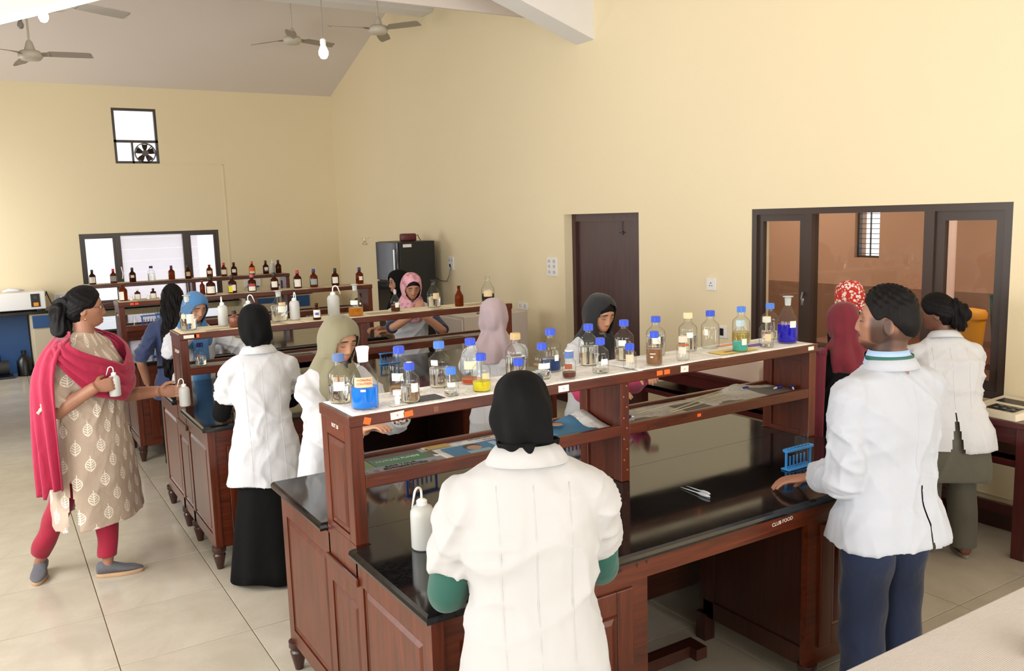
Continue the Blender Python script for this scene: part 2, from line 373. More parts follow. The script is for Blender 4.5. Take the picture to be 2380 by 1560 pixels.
# ------------------------------------------------------------------ the room seen through the right-hand window
M_PEACH = m_plaster('peach_plaster', S(186, 144, 116), .04); M_PEACHD = m_plaster('brown_dado', S(136, 100, 76), .04)
wall_with_holes('wall_far_room', 'x', 8.0, 8.2, .5, 8.6, 0, 3.2, [(5.58, 5.88, 1.42, 2.1)], M_PEACH)
struct(MB().box(7.985, 8.0, .5, 8.6, 0, 1.12).build('trim_6', M_PEACHD))
struct(MB().box(5.315, 8.2, 8.6, 8.8, 0, 3.2).build('wall_far_room_end', M_PEACH)); struct(MB().box(5.315, 8.2, .3, .5, 0, 3.2).build('wall_far_room_near', M_PEACH))
struct(MB().box(5.315, 8.2, .3, 8.8, -.12, 0).build('floor_far_room', plain('far_room_floor', S(150, 120, 95), .3))); struct(MB().box(5.315, 8.2, .3, 8.8, 3.2, 3.3).build('ceiling_far_room', M_CEIL))
fwn = struct(empty('window_12')); mb = MB(); win_frame(mb, 'x', 8.05, 8.1, 5.58, 5.88, 1.42, 2.1, .02); mb.build('window_frame', M_FRAME, fwn)
for k in range(12): MB().box(8.06, 8.075, 5.6, 5.86, 1.46 + k * .053, 1.466 + k * .053).build('window_bar', M_FRAME, fwn)
MB().box(8.06, 8.075, 5.725, 5.735, 1.44, 2.08).build('window_bar', M_FRAME, fwn)
struct(MB().lathe([(.075, 0), (.075, 3.2)], 24, (6.8, 4.12, 0)).build('trim_7', plain('pale_pink_column', S(226, 196, 182), .6)))
area('far_room_lamp', (6.7, 2.6, 3.1), (0, 0, 0), 1.2, .6, 60, (1, .93, .85)); area('far_room_lamp', (6.7, 6.4, 3.1), (0, 0, 0), 1.2, .6, 55, (1, .93, .85))
M_GREEN = plain('foliage_outside', S(110, 140, 96), .9)
bn = empty('far_room_bench', (6.55, 4.05, 0), label='brown side bench behind the right-hand window glass', cat='bench')
MB().box(-.5, .5, -1.2, .9, .78, .82).build('bench_top', M_WX, bn)
for sx in (-.45, .45):
    for sy in (-1.1, .8): MB().box(sx - .03, sx + .03, sy - .03, sy + .03, 0, .78).build('leg', M_DWZ, bn)
yb = empty('yellow_bin', (6.5, 3.71, .82), label='yellow lidded plastic bin behind the right-hand window', cat='bin'); M_YEL = plain('yellow_plastic', S(226, 158, 22), .45)
MB().lathe([(.085, 0), (.105, .26), (.1, .265), (.08, .01)], 28).build('bin_body', M_YEL, yb, auto=40); MB().lathe([(.112, .26), (.115, .3), (.1, .325), (.02, .34)], 28).build('bin_lid', plain('orange_lid', S(216, 148, 40), .45), yb, auto=40); MB().box(-.112, -.106, -.035, .035, .2, .23).build('handle', M_BLACK, yb)
tb = empty('teal_tub', (6.85, 3.62, .82), label='teal plastic tub behind the yellow bin', cat='tub'); MB().lathe([(.1, 0), (.13, .42), (.125, .42), (.09, .01)], 24).build('tub_body', plain('teal_plastic', S(30, 92, 88), .5), tb, auto=40)

# ------------------------------------------------------------------ wall fittings
def plate(name, loc, nrm, wd, ht, label, cat, holes, dp=.012):
    o = empty(name, loc, label=label, cat=cat)
    def bx(c, s_, d0, d1, nm, m):
        if nrm == 'x': MB().box(-d1, -d0, c[0] - s_[0], c[0] + s_[0], c[1] - s_[1], c[1] + s_[1], b=min(.003, s_[0] / 3, s_[1] / 3, (d1 - d0) / 3)).build(nm, m, o)
        else: MB().box(c[0] - s_[0], c[0] + s_[0], -d1, -d0, c[1] - s_[1], c[1] + s_[1], b=min(.003, s_[0] / 3, s_[1] / 3, (d1 - d0) / 3)).build(nm, m, o)
    bx((0, 0), (wd / 2, ht / 2), 0, dp, 'plate', M_WHITE)
    for (x, z, ww, hh, nm) in holes: bx((x, z), (ww, hh), dp - .002, dp + .004, nm, plain('grey_switch', S(190, 188, 184), .4) if nm == 'switch' else M_BLACK)
    return o
P3 = lambda x, z: [(x - .012, z - .01, .003, .004, 'socket_hole'), (x + .012, z - .01, .003, .004, 'socket_hole'), (x, z + .012, .004, .005, 'socket_hole')]
plate('switch_board', (XR, 7.445, 1.43), 'x', .19, .2, 'white six-switch board left of the dark door', 'switch board', [(x, z, .02, .016, 'switch') for x in (-.045, .045) for z in (-.055, .005, .06)])
plate('wall_socket', (XR, 5.115, 1.366), 'x', .11, .1, 'single white wall socket between door and window', 'socket', P3(0, 0))
plate('wall_socket', (XR, 8.045, .967), 'x', .2, .075, 'low white wall socket above the pipe, behind lilac headscarf', 'socket', P3(-.05, 0) + P3(.05, 0))
plate('wall_socket', (XR, 9.745, 1.395), 'x', .15, .17, 'tall white socket with black plug beside refrigerator', 'socket', [(-.03, .04, .02, .015, 'switch'), (.03, .04, .02, .015, 'switch')] + [(0.02, -.03, .018, .02, 'plug')])
plate('wall_socket', (.9, YB, 1.022), 'y', .22, .095, 'white double socket above the back counter by white oven', 'socket', P3(-.06, 0) + P3(.05, 0))
plate('wall_socket', (3.62, YB, 1.05), 'y', .26, .16, 'white socket with black plug right of the back window', 'socket', [(0.02, 0, .03, .03, 'plug')])
plate('wall_socket', (XR, 4.98, .98), 'x', .09, .1, 'small blue-marked wall socket behind bottles left of window', 'socket', [(.01, 0, .02, .03, 'plug')])
MB().tube([(XR - .02, 9.73, 1.36), (XR - .05, 9.72, 1.25), (XR - .05, 9.8, 1.16), (XR - .04, 10.0, 1.16), (XR - .05, 10.12, 1.2)], .006, 8).build('power_cord', plain('grey_cord', S(110, 104, 92), .6)).__setitem__('label', 'grey power cord looping from socket to refrigerator'); bpy.data.objects['power_cord']['category'] = 'cord'
pc = MB().box(XR - .03, XR, 8.02, 8.07, 0, .925).build('wall_pipe', M_WALL); tag(pc, 'cream vertical cable trunking below the low wall socket', 'trunking')
hk = empty('coat_hanger', (XR - .02, 12.61, 1.6), label='wire coat hanger on hook near back corner', cat='hanger')
MB().tube([(0, 0, .1), (0, 0, .06), (0, .09, 0), (0, -.09, 0), (0, 0, .06)], .004, 6).build('hanger_wire', M_CHROME, hk); MB().box(0, .02, -.16, .16, .1, .115).build('hook_rail', M_WALL, hk)

# ceiling fans and bulbs
def ceil_z(x, y):
    if y > 10.99: return 4.995 - (y - 10.99) * .349
    if y > VY: return 4.016 + (y - VY) * .2967
    return 4.77 - abs(x - RX) * (.365 if x < RX else .36)
M_FAN = plain('fan_cream', S(196, 188, 172), .45); M_FANB = plain('fan_blade_grey', S(148, 138, 124), .5)
def fan(loc, rot, label, rad=.6):
    o = empty('ceiling_fan', loc, rot, label, 'ceiling fan', 'ceiling fans'); zc = ceil_z(loc[0], loc[1]) - loc[2]
    MB().lathe([(.02, -.055), (.09, -.05), (.115, -.02), (.118, .01), (.09, .04), (.03, .05)], 28).build('motor_housing', M_FAN, o, auto=50)
    MB().lathe([(.055, .045), (.03, .13), (.015, .15)], 20).build('canopy', M_FAN, o, auto=50)
    MB().tube([(0, 0, .05), (0, 0, zc)], .011, 10).build('down_rod', M_FAN, o)
    for k in range(3):
        a = k * 2 * pi / 3; R = Matrix.Rotation(a, 4, 'Z'); mb = MB(); rr = []
        for r_, h, tz in ((.1, .02, 0), (.17, .03, .0), (.2, .062, .004), (.42, .07, -.004), (rad - .02, .062, -.01), (rad, .04, -.012)):
            rr.append([(r_, -h, tz + .02), (r_, h, tz - .008), (r_, h, tz - .013), (r_, -h, tz + .015)])
        mb.loft(rr).xf(R); mb.build('fan_blade', M_FANB, o)
    return o
fan((.61, 10.3, 3.77), math.radians(-22), 'grey ceiling fan at far left above the back counter')
fan((3.67, 11.17, 4.32), math.radians(10), 'ceiling fan hanging beyond the lit bulb, middle of the back bay')
fan((4.21, 9.64, 4.2), math.radians(58), 'ceiling fan nearest the right-hand wall under the ridge beam')
fan((.64, 7.62, 3.71), math.radians(20), 'ceiling fan cut off by the picture top left')
M_BULB = NT('lit_bulb'); M_BULB.p.inputs['Emission Color'].default_value = (.92, .97, 1, 1); M_BULB.p.inputs['Emission Strength'].default_value = 14; M_BULB = M_BULB.m
def bulb(loc, label, lit=True, cord=True):
    o = empty('hanging_bulb', loc, 0, label, 'lamp', 'hanging bulbs'); zc = ceil_z(loc[0], loc[1]) - loc[2]
    MB().lathe([(.004, -.042), (.02, -.037), (.032, -.015), (.033, .005), (.024, .03), (.016, .045)], 20).build('bulb', M_BULB if lit else plain('grey_bulb', S(150, 146, 142), .3), o, smooth=True)
    MB().lathe([(.017, .043), (.02, .06), (.019, .085), (.006, .095)], 16).build('bulb_holder', M_WHITE if lit else M_BLACK, o, auto=40)
    MB().tube([(0, 0, .09), (.004, .0, zc * .5), (-.0, 0, zc)], .005, 6).build('flex', plain('grey_flex', S(120, 112, 104), .6), o)
    if lit:
        l = bpy.data.lights.new('bulb_light', 'POINT'); l.energy = 26; l.color = (.93, .97, 1); l.shadow_soft_size = .04
        p = bpy.data.objects.new('bulb_light', l); COL.objects.link(p); p.parent = o; p.location = (0, 0, -.09)
bulb((2.108, 5.771, 3.125), 'glowing white bulb on a long flex near the room centre')
bulb((.524, 7.04, 3.478), 'glowing white bulb below the fan at top left')
bulb((.57, 10.68, 4.14), 'unlit grey bulb above the far left fan', False)

# ================================================================== LAB BENCHES
BL, BD, CH = 2.44, 1.51, .86            # length, depth, worktop height
RY0, RY1, RT, RM = .59, .89, 1.322, 1.10   # bottle rack: front and back, top board, middle board
def raised_panel(parent, ax, c, sgn, a0, a1, z0, z1, m, name='panel'):
    """panel with a sloping moulded border, standing proud towards sgn along axis ax"""
    b = min(.03, (a1 - a0) * .2); t0, t1 = c, c + sgn * .012
    rings = []
    for (ins, dep) in ((0, 0), (.006, .010), (.014, .004), (b, .012), (b + .001, .012)):
        q = c + sgn * dep
        P = [(a0 + ins, z0 + ins), (a1 - ins, z0 + ins), (a1 - ins, z1 - ins), (a0 + ins, z1 - ins)]
        rings.append([(q, a, z) if ax == 'x' else (a, q, z) for a, z in P])
    mb = MB(); mb.loft(rings, False); n = len(rings) * 4; mb.f.append((n - 4, n - 3, n - 2, n - 1)); mb.m.append(0)
    return mb.build(name, m, parent)
def foot(parent, x, y, s=1):
    MB().lathe([(.018, 0), (.022, .02), (.036, .085), (.03, .095), (.04, .11), (.04, .135)], 14, (x, y, 0)).build('foot', M_DWZ, parent, auto=40)
def door(parent, sg, y, x0, x1, z0, z1, hinge=0):
    d_ = MB().box(x0, x0 + .07, y, y + .022, z0, z1, b=.003).box(x1 - .07, x1, y, y + .022, z0, z1, b=.003).box(x0 + .07, x1 - .07, y, y + .022, z1 - .08, z1, b=.003).box(x0 + .07, x1 - .07, y, y + .022, z0, z0 + .08, b=.003).build('door', M_WZ, parent)
    raised_panel(d_, 'y', y + (.008 if sg < 0 else .014), sg, x0 + .068, x1 - .068, z0 + .078, z1 - .078, M_WZ)
    return d_
def bench(x0, F, names, detail=True):
    ordn = names
    b = empty('lab_bench', (x0, F, 0), label='reddish brown wooden base cabinets of the %s bench' % ordn, cat='lab bench', group='wooden lab benches')
    Z0, Z1 = .13, CH - .035
    # left and right end frames (rails and stiles) with raised panels
    for e, sg in ((0, -1), (1, 1)):
        xa, xb = (.02, .06) if e == 0 else (BL - .06, BL - .02)
        xo = xa if e == 0 else xb
        mb = MB()
        for (p, q) in ((.02, .085), (RY0 - .035, RY0 + .02), (RY1 - .02, RY1 + .035), (BD - .085, BD - .02)): mb.box(xa, xb, p, q, Z0, Z1)
        mb.box(xa, xb, .085, BD - .085, Z0, .2).box(xa, xb, .085, RY0 - .035, Z1 - .1, Z1).box(xa, xb, RY1 + .035, BD - .085, Z1 - .1, Z1).box(xa, xb, RY0 + .02, RY1 - .02, .64, .74)
        mb.build('end_frame', M_WZ, b)
        mid = (xa + xb) / 2
        MB().box(mid - .006, mid + .006, .08, BD - .08, .19, Z1 - .02).build('end_board', M_WZ, b)
        for (p, q, zt) in ((.085, RY0 - .035, Z1 - .1), (RY0 + .02, RY1 - .02, .64), (RY1 + .035, BD - .085, Z1 - .1)):
            raised_panel(b, 'x', mid + sg * .006, sg, p, q, .2, zt, M_WZ)
        MB().box(xo + sg * .012 if sg < 0 else xo, xo if sg < 0 else xo + .012, RY0 - .005, RY1 + .005, .715, .745, b=.004).build('moulding', M_WY, b)
        for y_ in (.05, RY0 - .01, RY1 + .01, BD - .05): foot(b, (xa + xb) / 2, y_)
    # front and back faces
    for y0, sg in ((.03, -1), (BD - .03, 1)):
        ya, yb_ = (y0, y0 + .03) if sg < 0 else (y0 - .03, y0)
        KL, KR = .85, 1.68
        mb = MB()
        mb.box(.06, .12, ya, yb_, Z0, Z1).box(KL - .07, KL, ya, yb_, Z0, Z1).box(KR, KR + .07, ya, yb_, Z0, Z1).box(BL - .12, BL - .06, ya, yb_, Z0, Z1)
        mb.box(.12, KL - .07, ya, yb_, Z1 - .1, Z1).box(KR + .07, BL - .12, ya, yb_, Z1 - .1, Z1).box(KL, KR, ya, yb_, Z1 - .085, Z1).box(.12, KL - .07, ya, yb_, Z0, .2).box(KR + .07, BL - .12, ya, yb_, Z0, .2)
        mb.build('face_frame', M_WX, b)
        for (p, q) in ((.12, .12 + (KL - .19) / 2), (.12 + (KL - .19) / 2, KL - .07), (KR + .07, BL - .12)):
            door(b, sg, ya - .012 if sg < 0 else yb_ - .01, p + .002, q - .002, .2, Z1 - .1)
        # knee hole side walls, with a frame
        yi0, yi1 = (ya, .62) if sg < 0 else (BD - .62, yb_)
        for xk, s2 in ((KL - .035, 1), (KR + .035, -1)):
            m2 = MB().box(xk - .012, xk + .012, yi0 + .03, yi1, .16, Z1); m2.box(xk - .02, xk + .02, yi0 + .03, yi1, .12, .2).box(xk - .02, xk + .02, yi1 - .06, yi1, .12, Z1); m2.build('knee_side', M_DWZ, b)
            foot(b, xk, (yi0 + .02 if sg < 0 else yi1 - .02))
    for xk in (.815, 1.715): MB().box(xk - .03, xk + .03, .6, .66, 0, .13).build('foot', M_DWZ, b)
    MB().box(.83, 1.46, .40, .46, .10, .15).box(1.40, 1.46, .36, .4, .10, .15).build('foot_rail', M_DWX, b)
    MB().box(.06, .83, .62, .65, .14, Z1).box(1.7, BL - .06, .62, .65, .14, Z1).box(.06, BL - .06, .85, .88, .14, Z1).build('inner_board', M_DWX, b)
    # worktops
    for k, (y0, y1, tx) in enumerate(((-.02, RY0 + .005, 'front'), (RY1 - .005, BD + .02, 'rear'))):
        wt = empty('granite_worktop', (x0, F, 0), label='polished black granite worktop on the %s side of the %s bench' % (tx, ordn), cat='worktop', group='granite worktops')
        mb = MB(); rings = []; ym = (RY0 + RY1) / 2
        for (ins, z) in ((.012, Z1 + .001), (.002, Z1 + .006), (0, Z1 + .016), (.003, Z1 + .027), (.012, Z1 + .035)):
            xa, xb = -.012 + ins, BL + .012 - ins; na, nb = .07, BL - .07
            if k == 0: pts = [(xa, y0 + ins), (xb, y0 + ins), (xb, RY0 + .004 - ins), (nb, RY0 + .004 - ins), (nb, ym - .001), (na, ym - .001), (na, RY0 + .004 - ins), (xa, RY0 + .004 - ins)]
            else: pts = [(xa, y1 - ins), (xa, RY1 - .004 + ins), (na, RY1 - .004 + ins), (na, ym + .001), (nb, ym + .001), (nb, RY1 - .004 + ins), (xb, RY1 - .004 + ins), (xb, y1 - ins)]
            rings.append([(p[0], p[1], z) for p in pts])
        mb.loft(rings); mb.build('slab', M_GRAN, wt)
    # bottle rack
    rk = empty('bottle_rack', (x0, F, 0), label='two-tier brown wooden bottle rack along the middle of the %s bench' % ordn, cat='rack', group='bottle racks')
    for (xa, xb, nm) in ((.02, .068, 'end_post'), (1.2, 1.245, 'divider'), (BL - .068, BL - .02, 'end_post')):
        zb = Z1 + .036
        if nm == 'end_post': MB().box(xa, xb, RY0 + .006, RY1 - .006, .745, Z1 + .035).build('rack_socket', M_WZ, b)
        mb = MB().box(xa, xb, RY0 + .006, RY0 + .06, zb, RT - .04, b=.002).box(xa, xb, RY1 - .06, RY1 - .006, zb, RT - .04, b=.002).box(xa + .012, xb - .012, RY0 + .055, RY1 - .055, zb, RT - .04)
        p = mb.build(nm, M_WZ, rk)
        if nm == 'end_post':
            xo = xa + .012 if xa < 1 else xb - .012
            MB().box(xa, xb, RY0 + .06, RY1 - .06, RT - .1, RT - .04).build('rail', M_WY, rk); MB().box(xa, xb, RY0 + .06, RY1 - .06, zb, .885).build('rail', M_WY, rk)
            raised_panel(p, 'x', xo, -1 if xa < 1 else 1, RY0 + .062, RY1 - .062, .885, RT - .1, M_WZ)
    MB().box(.015, BL - .015, RY0, RY1, RT - .04, RT, b=.004).build('top_board', M_WX, rk)
    for (xa, xb) in ((.068, 1.2), (1.245, BL - .068)):
        MB().box(xa, xb, RY0 + .03, RY1 - .03, RM - .03, RM - .012).build('middle_board', M_WX, rk)
        MB().box(xa, xb, RY0 + .006, RY0 + .03, RM - .042, RM + .005, b=.003).build('lip', M_WX, rk)
        MB().box(xa, xb, RY1 - .03, RY1 - .006, RM - .042, RM + .005, b=.003).build('lip', M_WX, rk)
    for q in range(10):
        zz = CH + .05 + q * .045
        MB().disc((1.2225 + (-.008 if q % 2 else .008), RY0 + .005, zz), .0035, (0, 1, 0), 8, .003).build('nail_plug', plain('nail_plug', S(150, 100, 70), .5), rk) if detail else None
    return b, rk
BEN = [(.978, 2.10, 'nearest'), (.948, 4.87, 'second nearest'), (.945, 7.60, 'third'), (.938, 10.36, 'farthest')]
B = [bench(x, y, n, i == 0) for i, (x, y, n) in enumerate(BEN)]
b1, rk1 = B[0]
X1, F1 = BEN[0][0], BEN[0][1]
# stickers, ink and labels on the nearest bench
def sticker(parent, name, x, z, wd, ht, m, y, tilt=0, sub=None):
    mb = MB().box(-wd / 2, wd / 2, -.0008, 0, -ht / 2, ht / 2); o = mb.build(name, m, parent, loc=(x, y, z)); o.rotation_euler = (0, tilt, 0); return o
yf = RY0 - .0004
for (wx, wz, ww, hh, m, tl) in ((1.174, 1.303, .052, .026, M_PAPERLAB, -.05), (1.216, 1.302, .036, .02, M_ORANGE, -.1), (1.061, 1.300, .026, .024, M_ORANGE, .3), (1.887, 1.303, .05, .026, M_PAPERLAB, 0), (2.386, 1.303, .032, .02, M_ORANGE, 0), (2.427, 1.303, .032, .02, M_ORANGE, 0), (2.528, 1.303, .045, .028, M_PAPERLAB, .05), (3.351, 1.304, .04, .018, M_PAPERLAB, 0), (1.325, 1.303, .02, .02, plain('torn_sticker', S(120, 78, 56), .7), 0)):
    sticker(rk1, 'sticker', wx - X1, wz, ww, hh, m, yf, tl)
for xx in (1.174, 1.887, 2.528): text('8' if xx < 1.5 else '6', .012, M_INKRED, Mface((xx - X1, yf - .001, 1.303), (1, 0, 0), (0, 0, 1)), rk1)
sticker(rk1, 'sticker', 2.62 - X1, 1.083, .022, .014, M_ORANGE, RY0 + .0055)
text('SAMPEEC', .03, plain('faint_ink', S(48, 20, 14), .6), Mface((2.38 - X1, RY0 + .0055, 1.078), (1, 0, 0), (0, 0, 1)), rk1)
text('ROT 30', .02, M_INKW, Mface((.0195, RY0 + .15, RT - .06), (0, -1, 0), (0, 0, 1)), rk1)
text('CLUB FOOD', .021, M_INKW, Mface((2.508 - X1, .0295, .786), (1, 0, .06), (0, 0, 1)), b1)
text('300', .022, M_INKB, Mface((1.70 - X1, .0295, .79), (1, 0, .1), (0, 0, 1)), b1); text('9', .026, M_INKB, Mface((1.782 - X1, .0295, .79), (1, 0, 0), (0, 0, 1)), b1); text('9', .022, M_INKB, Mface((1.825 - X1, .0295, .793), (1, 0, .2), (0, 0, 1)), b1)
for bb, cols in ((B[1], ((.12, 'o'), (.08, 'w'), (1.05, 'w'))), (B[2], ((.13, 'r'), (.17, 'r')))):
    for (xx, k) in cols: sticker(bb[1], 'sticker', xx, 1.303, .03 if k != 'w' else .075, .02, {'o': M_ORANGE, 'w': M_PAPERLAB, 'r': plain('red_orange_sticker', S(232, 70, 40), .6)}[k], yf)
sticker(B[2][0], 'sticker', .09, .845, .035, .02, M_PAPERLAB, -.021)

# ------------------------------------------------------------------ newspapers
def news_mat(name, base, dark, patches):
    t = NT(name); co = t.coord(); sx = t.n('ShaderNodeSeparateXYZ'); t.l(co, sx.inputs[0])
    ln = t.math('GREATER_THAN', t.math('SINE', t.math('MULTIPLY', sx.outputs[1], 1150.0)), .1); wd = t.math('GREATER_THAN', t.noise(t.coord((170, 40, 1)), 1, 2), .44)
    cx = t.math('MULTIPLY', sx.outputs[0], 17.0); clm = t.math('GREATER_THAN', t.math('SUBTRACT', cx, t.math('FLOOR', cx)), .1); a = t.math('MULTIPLY', t.math('MULTIPLY', ln, wd), clm); hd = t.math('GREATER_THAN', t.noise(t.coord((6, 11, 1)), 1, 1), .47)
    c = t.mix(t.math('MULTIPLY', t.math('MULTIPLY', a, hd), .55), base, dark)
    v = t.n('ShaderNodeTexVoronoi'); v.distance = 'CHEBYCHEV'; v.inputs['Scale'].default_value = 6; t.l(co, v.inputs['Vector']); sp = t.n('ShaderNodeSeparateColor'); t.l(v.outputs['Color'], sp.inputs[0])
    for (lo, hi, colr) in patches:
        m_ = t.math('MULTIPLY', t.math('GREATER_THAN', sp.outputs[0], lo), t.math('LESS_THAN', sp.outputs[0], hi)); c = t.mix(t.math('MULTIPLY', m_, .85), c, colr)
    return t.set(c, .75)
M_NEWS = news_mat('newsprint', S(238, 236, 230), S(130, 128, 126), [(.0, .03, S(110, 108, 112)), (.95, 1.0, S(206, 150, 110)), (.5, .54, S(170, 156, 160))])
M_NEWSG = news_mat('grey_newsprint', S(208, 202, 190), S(112, 106, 98), [(.0, .08, S(96, 90, 84)), (.9, .96, S(160, 150, 120))])
M_NEWST = news_mat('tan_newsprint', S(206, 192, 160), S(176, 160, 128), [(.0, .06, S(150, 136, 108))])
def paper(name, x0, x1, y0, y1, z, m, label, curl=None, rot=0, seed=0, group=None):
    rnd = random.Random(seed); nx, ny = max(6, int((x1 - x0) / .035)), 8; vs = []; fs = []
    cx, cy = (x0 + x1) / 2, (y0 + y1) / 2; ph = [rnd.uniform(0, 6) for _ in range(4)]
    for i in range(nx + 1):
        for j in range(ny + 1):
            u, v = i / nx, j / ny; x = (x0 - cx) + u * (x1 - x0); y = (y0 - cy) + v * (y1 - y0)
            h = .0012 * (1 + math.sin(u * 9 + ph[0])) * (.5 + .5 * math.sin(v * 5 + ph[1]))
            if curl:
                cu, cv, amp, wd = curl; dd = math.hypot((u - cu), (v - cv) * .6); h += amp * max(0, 1 - dd / wd) ** 2
            vs.append((x, y, h))
    for i in range(nx):
        for j in range(ny): a = i * (ny + 1) + j; fs.append((a, a + ny + 1, a + ny + 2, a + 1))
    o = MB().add(vs, fs).build(name, m, None, True, (cx, cy, z)); o.rotation_euler = (0, 0, rot)
    sm = o.modifiers.new('thick', 'SOLIDIFY'); sm.thickness = .0006; sm.offset = -1
    tag(o, label, 'newspaper', group or 'newspapers lining the racks'); return o
zt = RT + .0012
ya, yb2 = F1 + RY0 + .004, F1 + RY1 - .004
paper('newspaper', X1 + .03, X1 + .42, ya, yb2, zt, M_NEWS, 'newspaper under the blue flask, left end of nearest rack top', seed=1, rot=.01)
paper('newspaper', X1 + .40, X1 + .86, ya - .001, yb2, zt + .0009, M_NEWS, 'newspaper under yellow solution bottle on nearest rack top', seed=2, rot=-.012)
paper('newspaper', X1 + .84, X1 + 1.32, ya, yb2, zt, M_NEWS, 'newspaper at the middle of nearest rack top', seed=3)
paper('newspaper', X1 + 1.30, X1 + 1.80, ya, yb2, zt + .0009, M_NEWS, 'newspaper under brown solution bottle, nearest rack top', seed=4, rot=.008)
paper('newspaper', X1 + 1.78, X1 + 2.40, ya, yb2, zt, M_NEWS, 'newspaper with yellow patch, right end of nearest rack top', seed=5)
def patch(parent, x0, x1, y0, y1, m, z=.0032, name='print'):
    return MB().add([(x0, y0, z), (x1, y0, z), (x1, y1, z), (x0, y1, z)], [(0, 1, 2, 3)]).build(name, m, parent)
p5 = bpy.data.objects['newspaper.004']; patch(p5, -.26, -.02, -.1, .0, plain('yellow_print', S(224, 196, 96), .7)); patch(p5, -.2, -.12, -.06, -.04, plain('violet_print', S(120, 96, 160), .7), .0036); patch(p5, .0, .16, -.02, .03, plain('violet_print', S(120, 96, 160), .7)); patch(p5, -.1, .02, .07, .11, plain('orange_print', S(226, 150, 90), .7))
p1 = bpy.data.objects['newspaper']; patch(p1, .04, .19, -.10, -.01, plain('dark_print', S(58, 56, 62), .6))
# coloured newspapers on the middle board of the nearest rack
zm = RM - .0115
A = paper('newspaper', X1 + .07, X1 + .42, F1 + RY0 + .032, F1 + RY1 - .032, zm, M_NEWSG, 'newspaper with green advertisement on nearest rack middle shelf', seed=6)
g1 = plain('green_print', S(36, 120, 70), .5); g2 = plain('lime_print', S(120, 150, 50), .5); g3 = plain('grey_print', S(150, 152, 156), .5); dk = plain('dark_print', S(58, 56, 62), .6); bl = plain('sky_blue_print', S(52, 124, 168), .5); skp = plain('face_print', S(196, 150, 120), .6)
patch(A, -.172, -.09, -.03, .06, g2); patch(A, -.088, .13, -.03, .06, g1, .0033); patch(A, -.088, .13, .06, .11, plain('brown_print', S(96, 78, 70), .6), .0034); patch(A, -.172, .17, -.117, -.03, g3, .0034)
for k in range(7): patch(A, -.16 + k * .045, -.14 + k * .045, -.115, -.07 + .012 * (k % 3), plain('slate_print', S(96, 100, 110), .5), .0038)
text('MUTUAL FUNDS', .024, M_PAPERLAB, Mface((.02, .025, .004), (1, 0, 0), (0, 1, 0)), A); text('RIDE YOUR', .024, M_INKB, Mface((.0, -.048, .0045), (1, 0, 0), (0, 1, 0)), A); text('BUSINESS HOME', .024, M_INKB, Mface((.01, -.072, .0045), (1, 0, 0), (0, 1, 0)), A)
A2 = paper('newspaper', X1 + .40, X1 + .90, F1 + RY0 + .032, F1 + RY1 - .032, zm + .001, M_NEWS, 'newspaper with blue portrait advertisement on nearest rack middle shelf', seed=7)
patch(A2, -.2, .06, -.1, .04, bl); MB().disc((-.08, -.02, .0042), .03, (0, 0, 1), 20, .0006).build('print', skp, A2); MB().disc((-.08, .0, .0036), .036, (0, 0, 1), 20, .0006).build('print', dk, A2); patch(A2, -.13, -.03, -.09, -.05, plain('pale_blue_print', S(140, 180, 200), .5), .004); patch(A2, .0, .03, -.06, .02, plain('bottle_print', S(170, 200, 216), .5), .004)
patch(A2, .07, .24, -.1, .05, plain('black_violet_print', S(50, 38, 52), .5)); patch(A2, .12, .21, -.07, -.02, plain('magenta_print', S(190, 50, 120), .5), .004); patch(A2, -.24, -.14, .06, .11, plain('golden_print', S(190, 160, 80), .6)); patch(A2, .0, .12, .055, .062, plain('red_print', S(190, 60, 60), .6), .004)
text('heartbeat habits', .016, M_INKB, Mface((0, .085, .0045), (1, 0, 0), (0, 1, 0)), A2)
A3 = paper('newspaper', X1 + .93, X1 + 1.195, F1 + RY0 + .032, F1 + RY1 - .032, zm, M_NEWS, 'curled newspaper with blue portrait page on nearest middle shelf', (.95, .95, .05, .6), seed=8)
A3b = paper('newspaper', X1 + .92, X1 + 1.14, F1 + RY0 + .05, F1 + RY1 - .036, zm + .004, plain('sky_blue_page', S(62, 124, 164), .6), 'sky blue advertisement sheet with a portrait, nearest middle shelf', (.8, 1, .03, .5), rot=-.12, seed=9)
MB().disc((-.03, .03, .012), .026, (0, 0, 1), 18, .0006).build('print', skp, A3b); MB().disc((-.03, .045, .0114), .031, (0, 0, 1), 18, .0006).build('print', dk, A3b)
paper('newspaper', X1 + 1.25, X1 + 1.85, F1 + RY0 + .032, F1 + RY1 - .032, zm, M_NEWSG, 'grey newspaper under the long pipettes, nearest middle shelf', seed=10)
paper('newspaper', X1 + 1.8, X1 + 2.36, F1 + RY0 + .032, F1 + RY1 - .032, zm + .001, M_NEWSG, 'grey newspaper with blue droppers, right end of nearest middle shelf', (.6, 1, .03, .4), seed=11)
for k, (bx, by, nm) in enumerate(BEN[1:]):
    for q in range(3):
        paper('newspaper', bx + .03 + q * .79, bx + .83 + q * .79, by + RY0 + .004, by + RY1 - .004, zt + .0008 * (q % 2), M_NEWST, ['left', 'middle', 'right'][q] + ' pale paper lining the top of the %s rack' % nm, seed=20 + k * 5 + q)
    for q, (xa, xb) in enumerate(((.07, 1.195), (1.25, 2.36))):
        paper('newspaper', bx + xa, bx + xb, by + RY0 + .032, by + RY1 - .032, zm, M_NEWSG, ['left', 'right'][q] + ' grey newspaper on middle shelf of the %s rack' % nm, seed=40 + k * 5 + q)

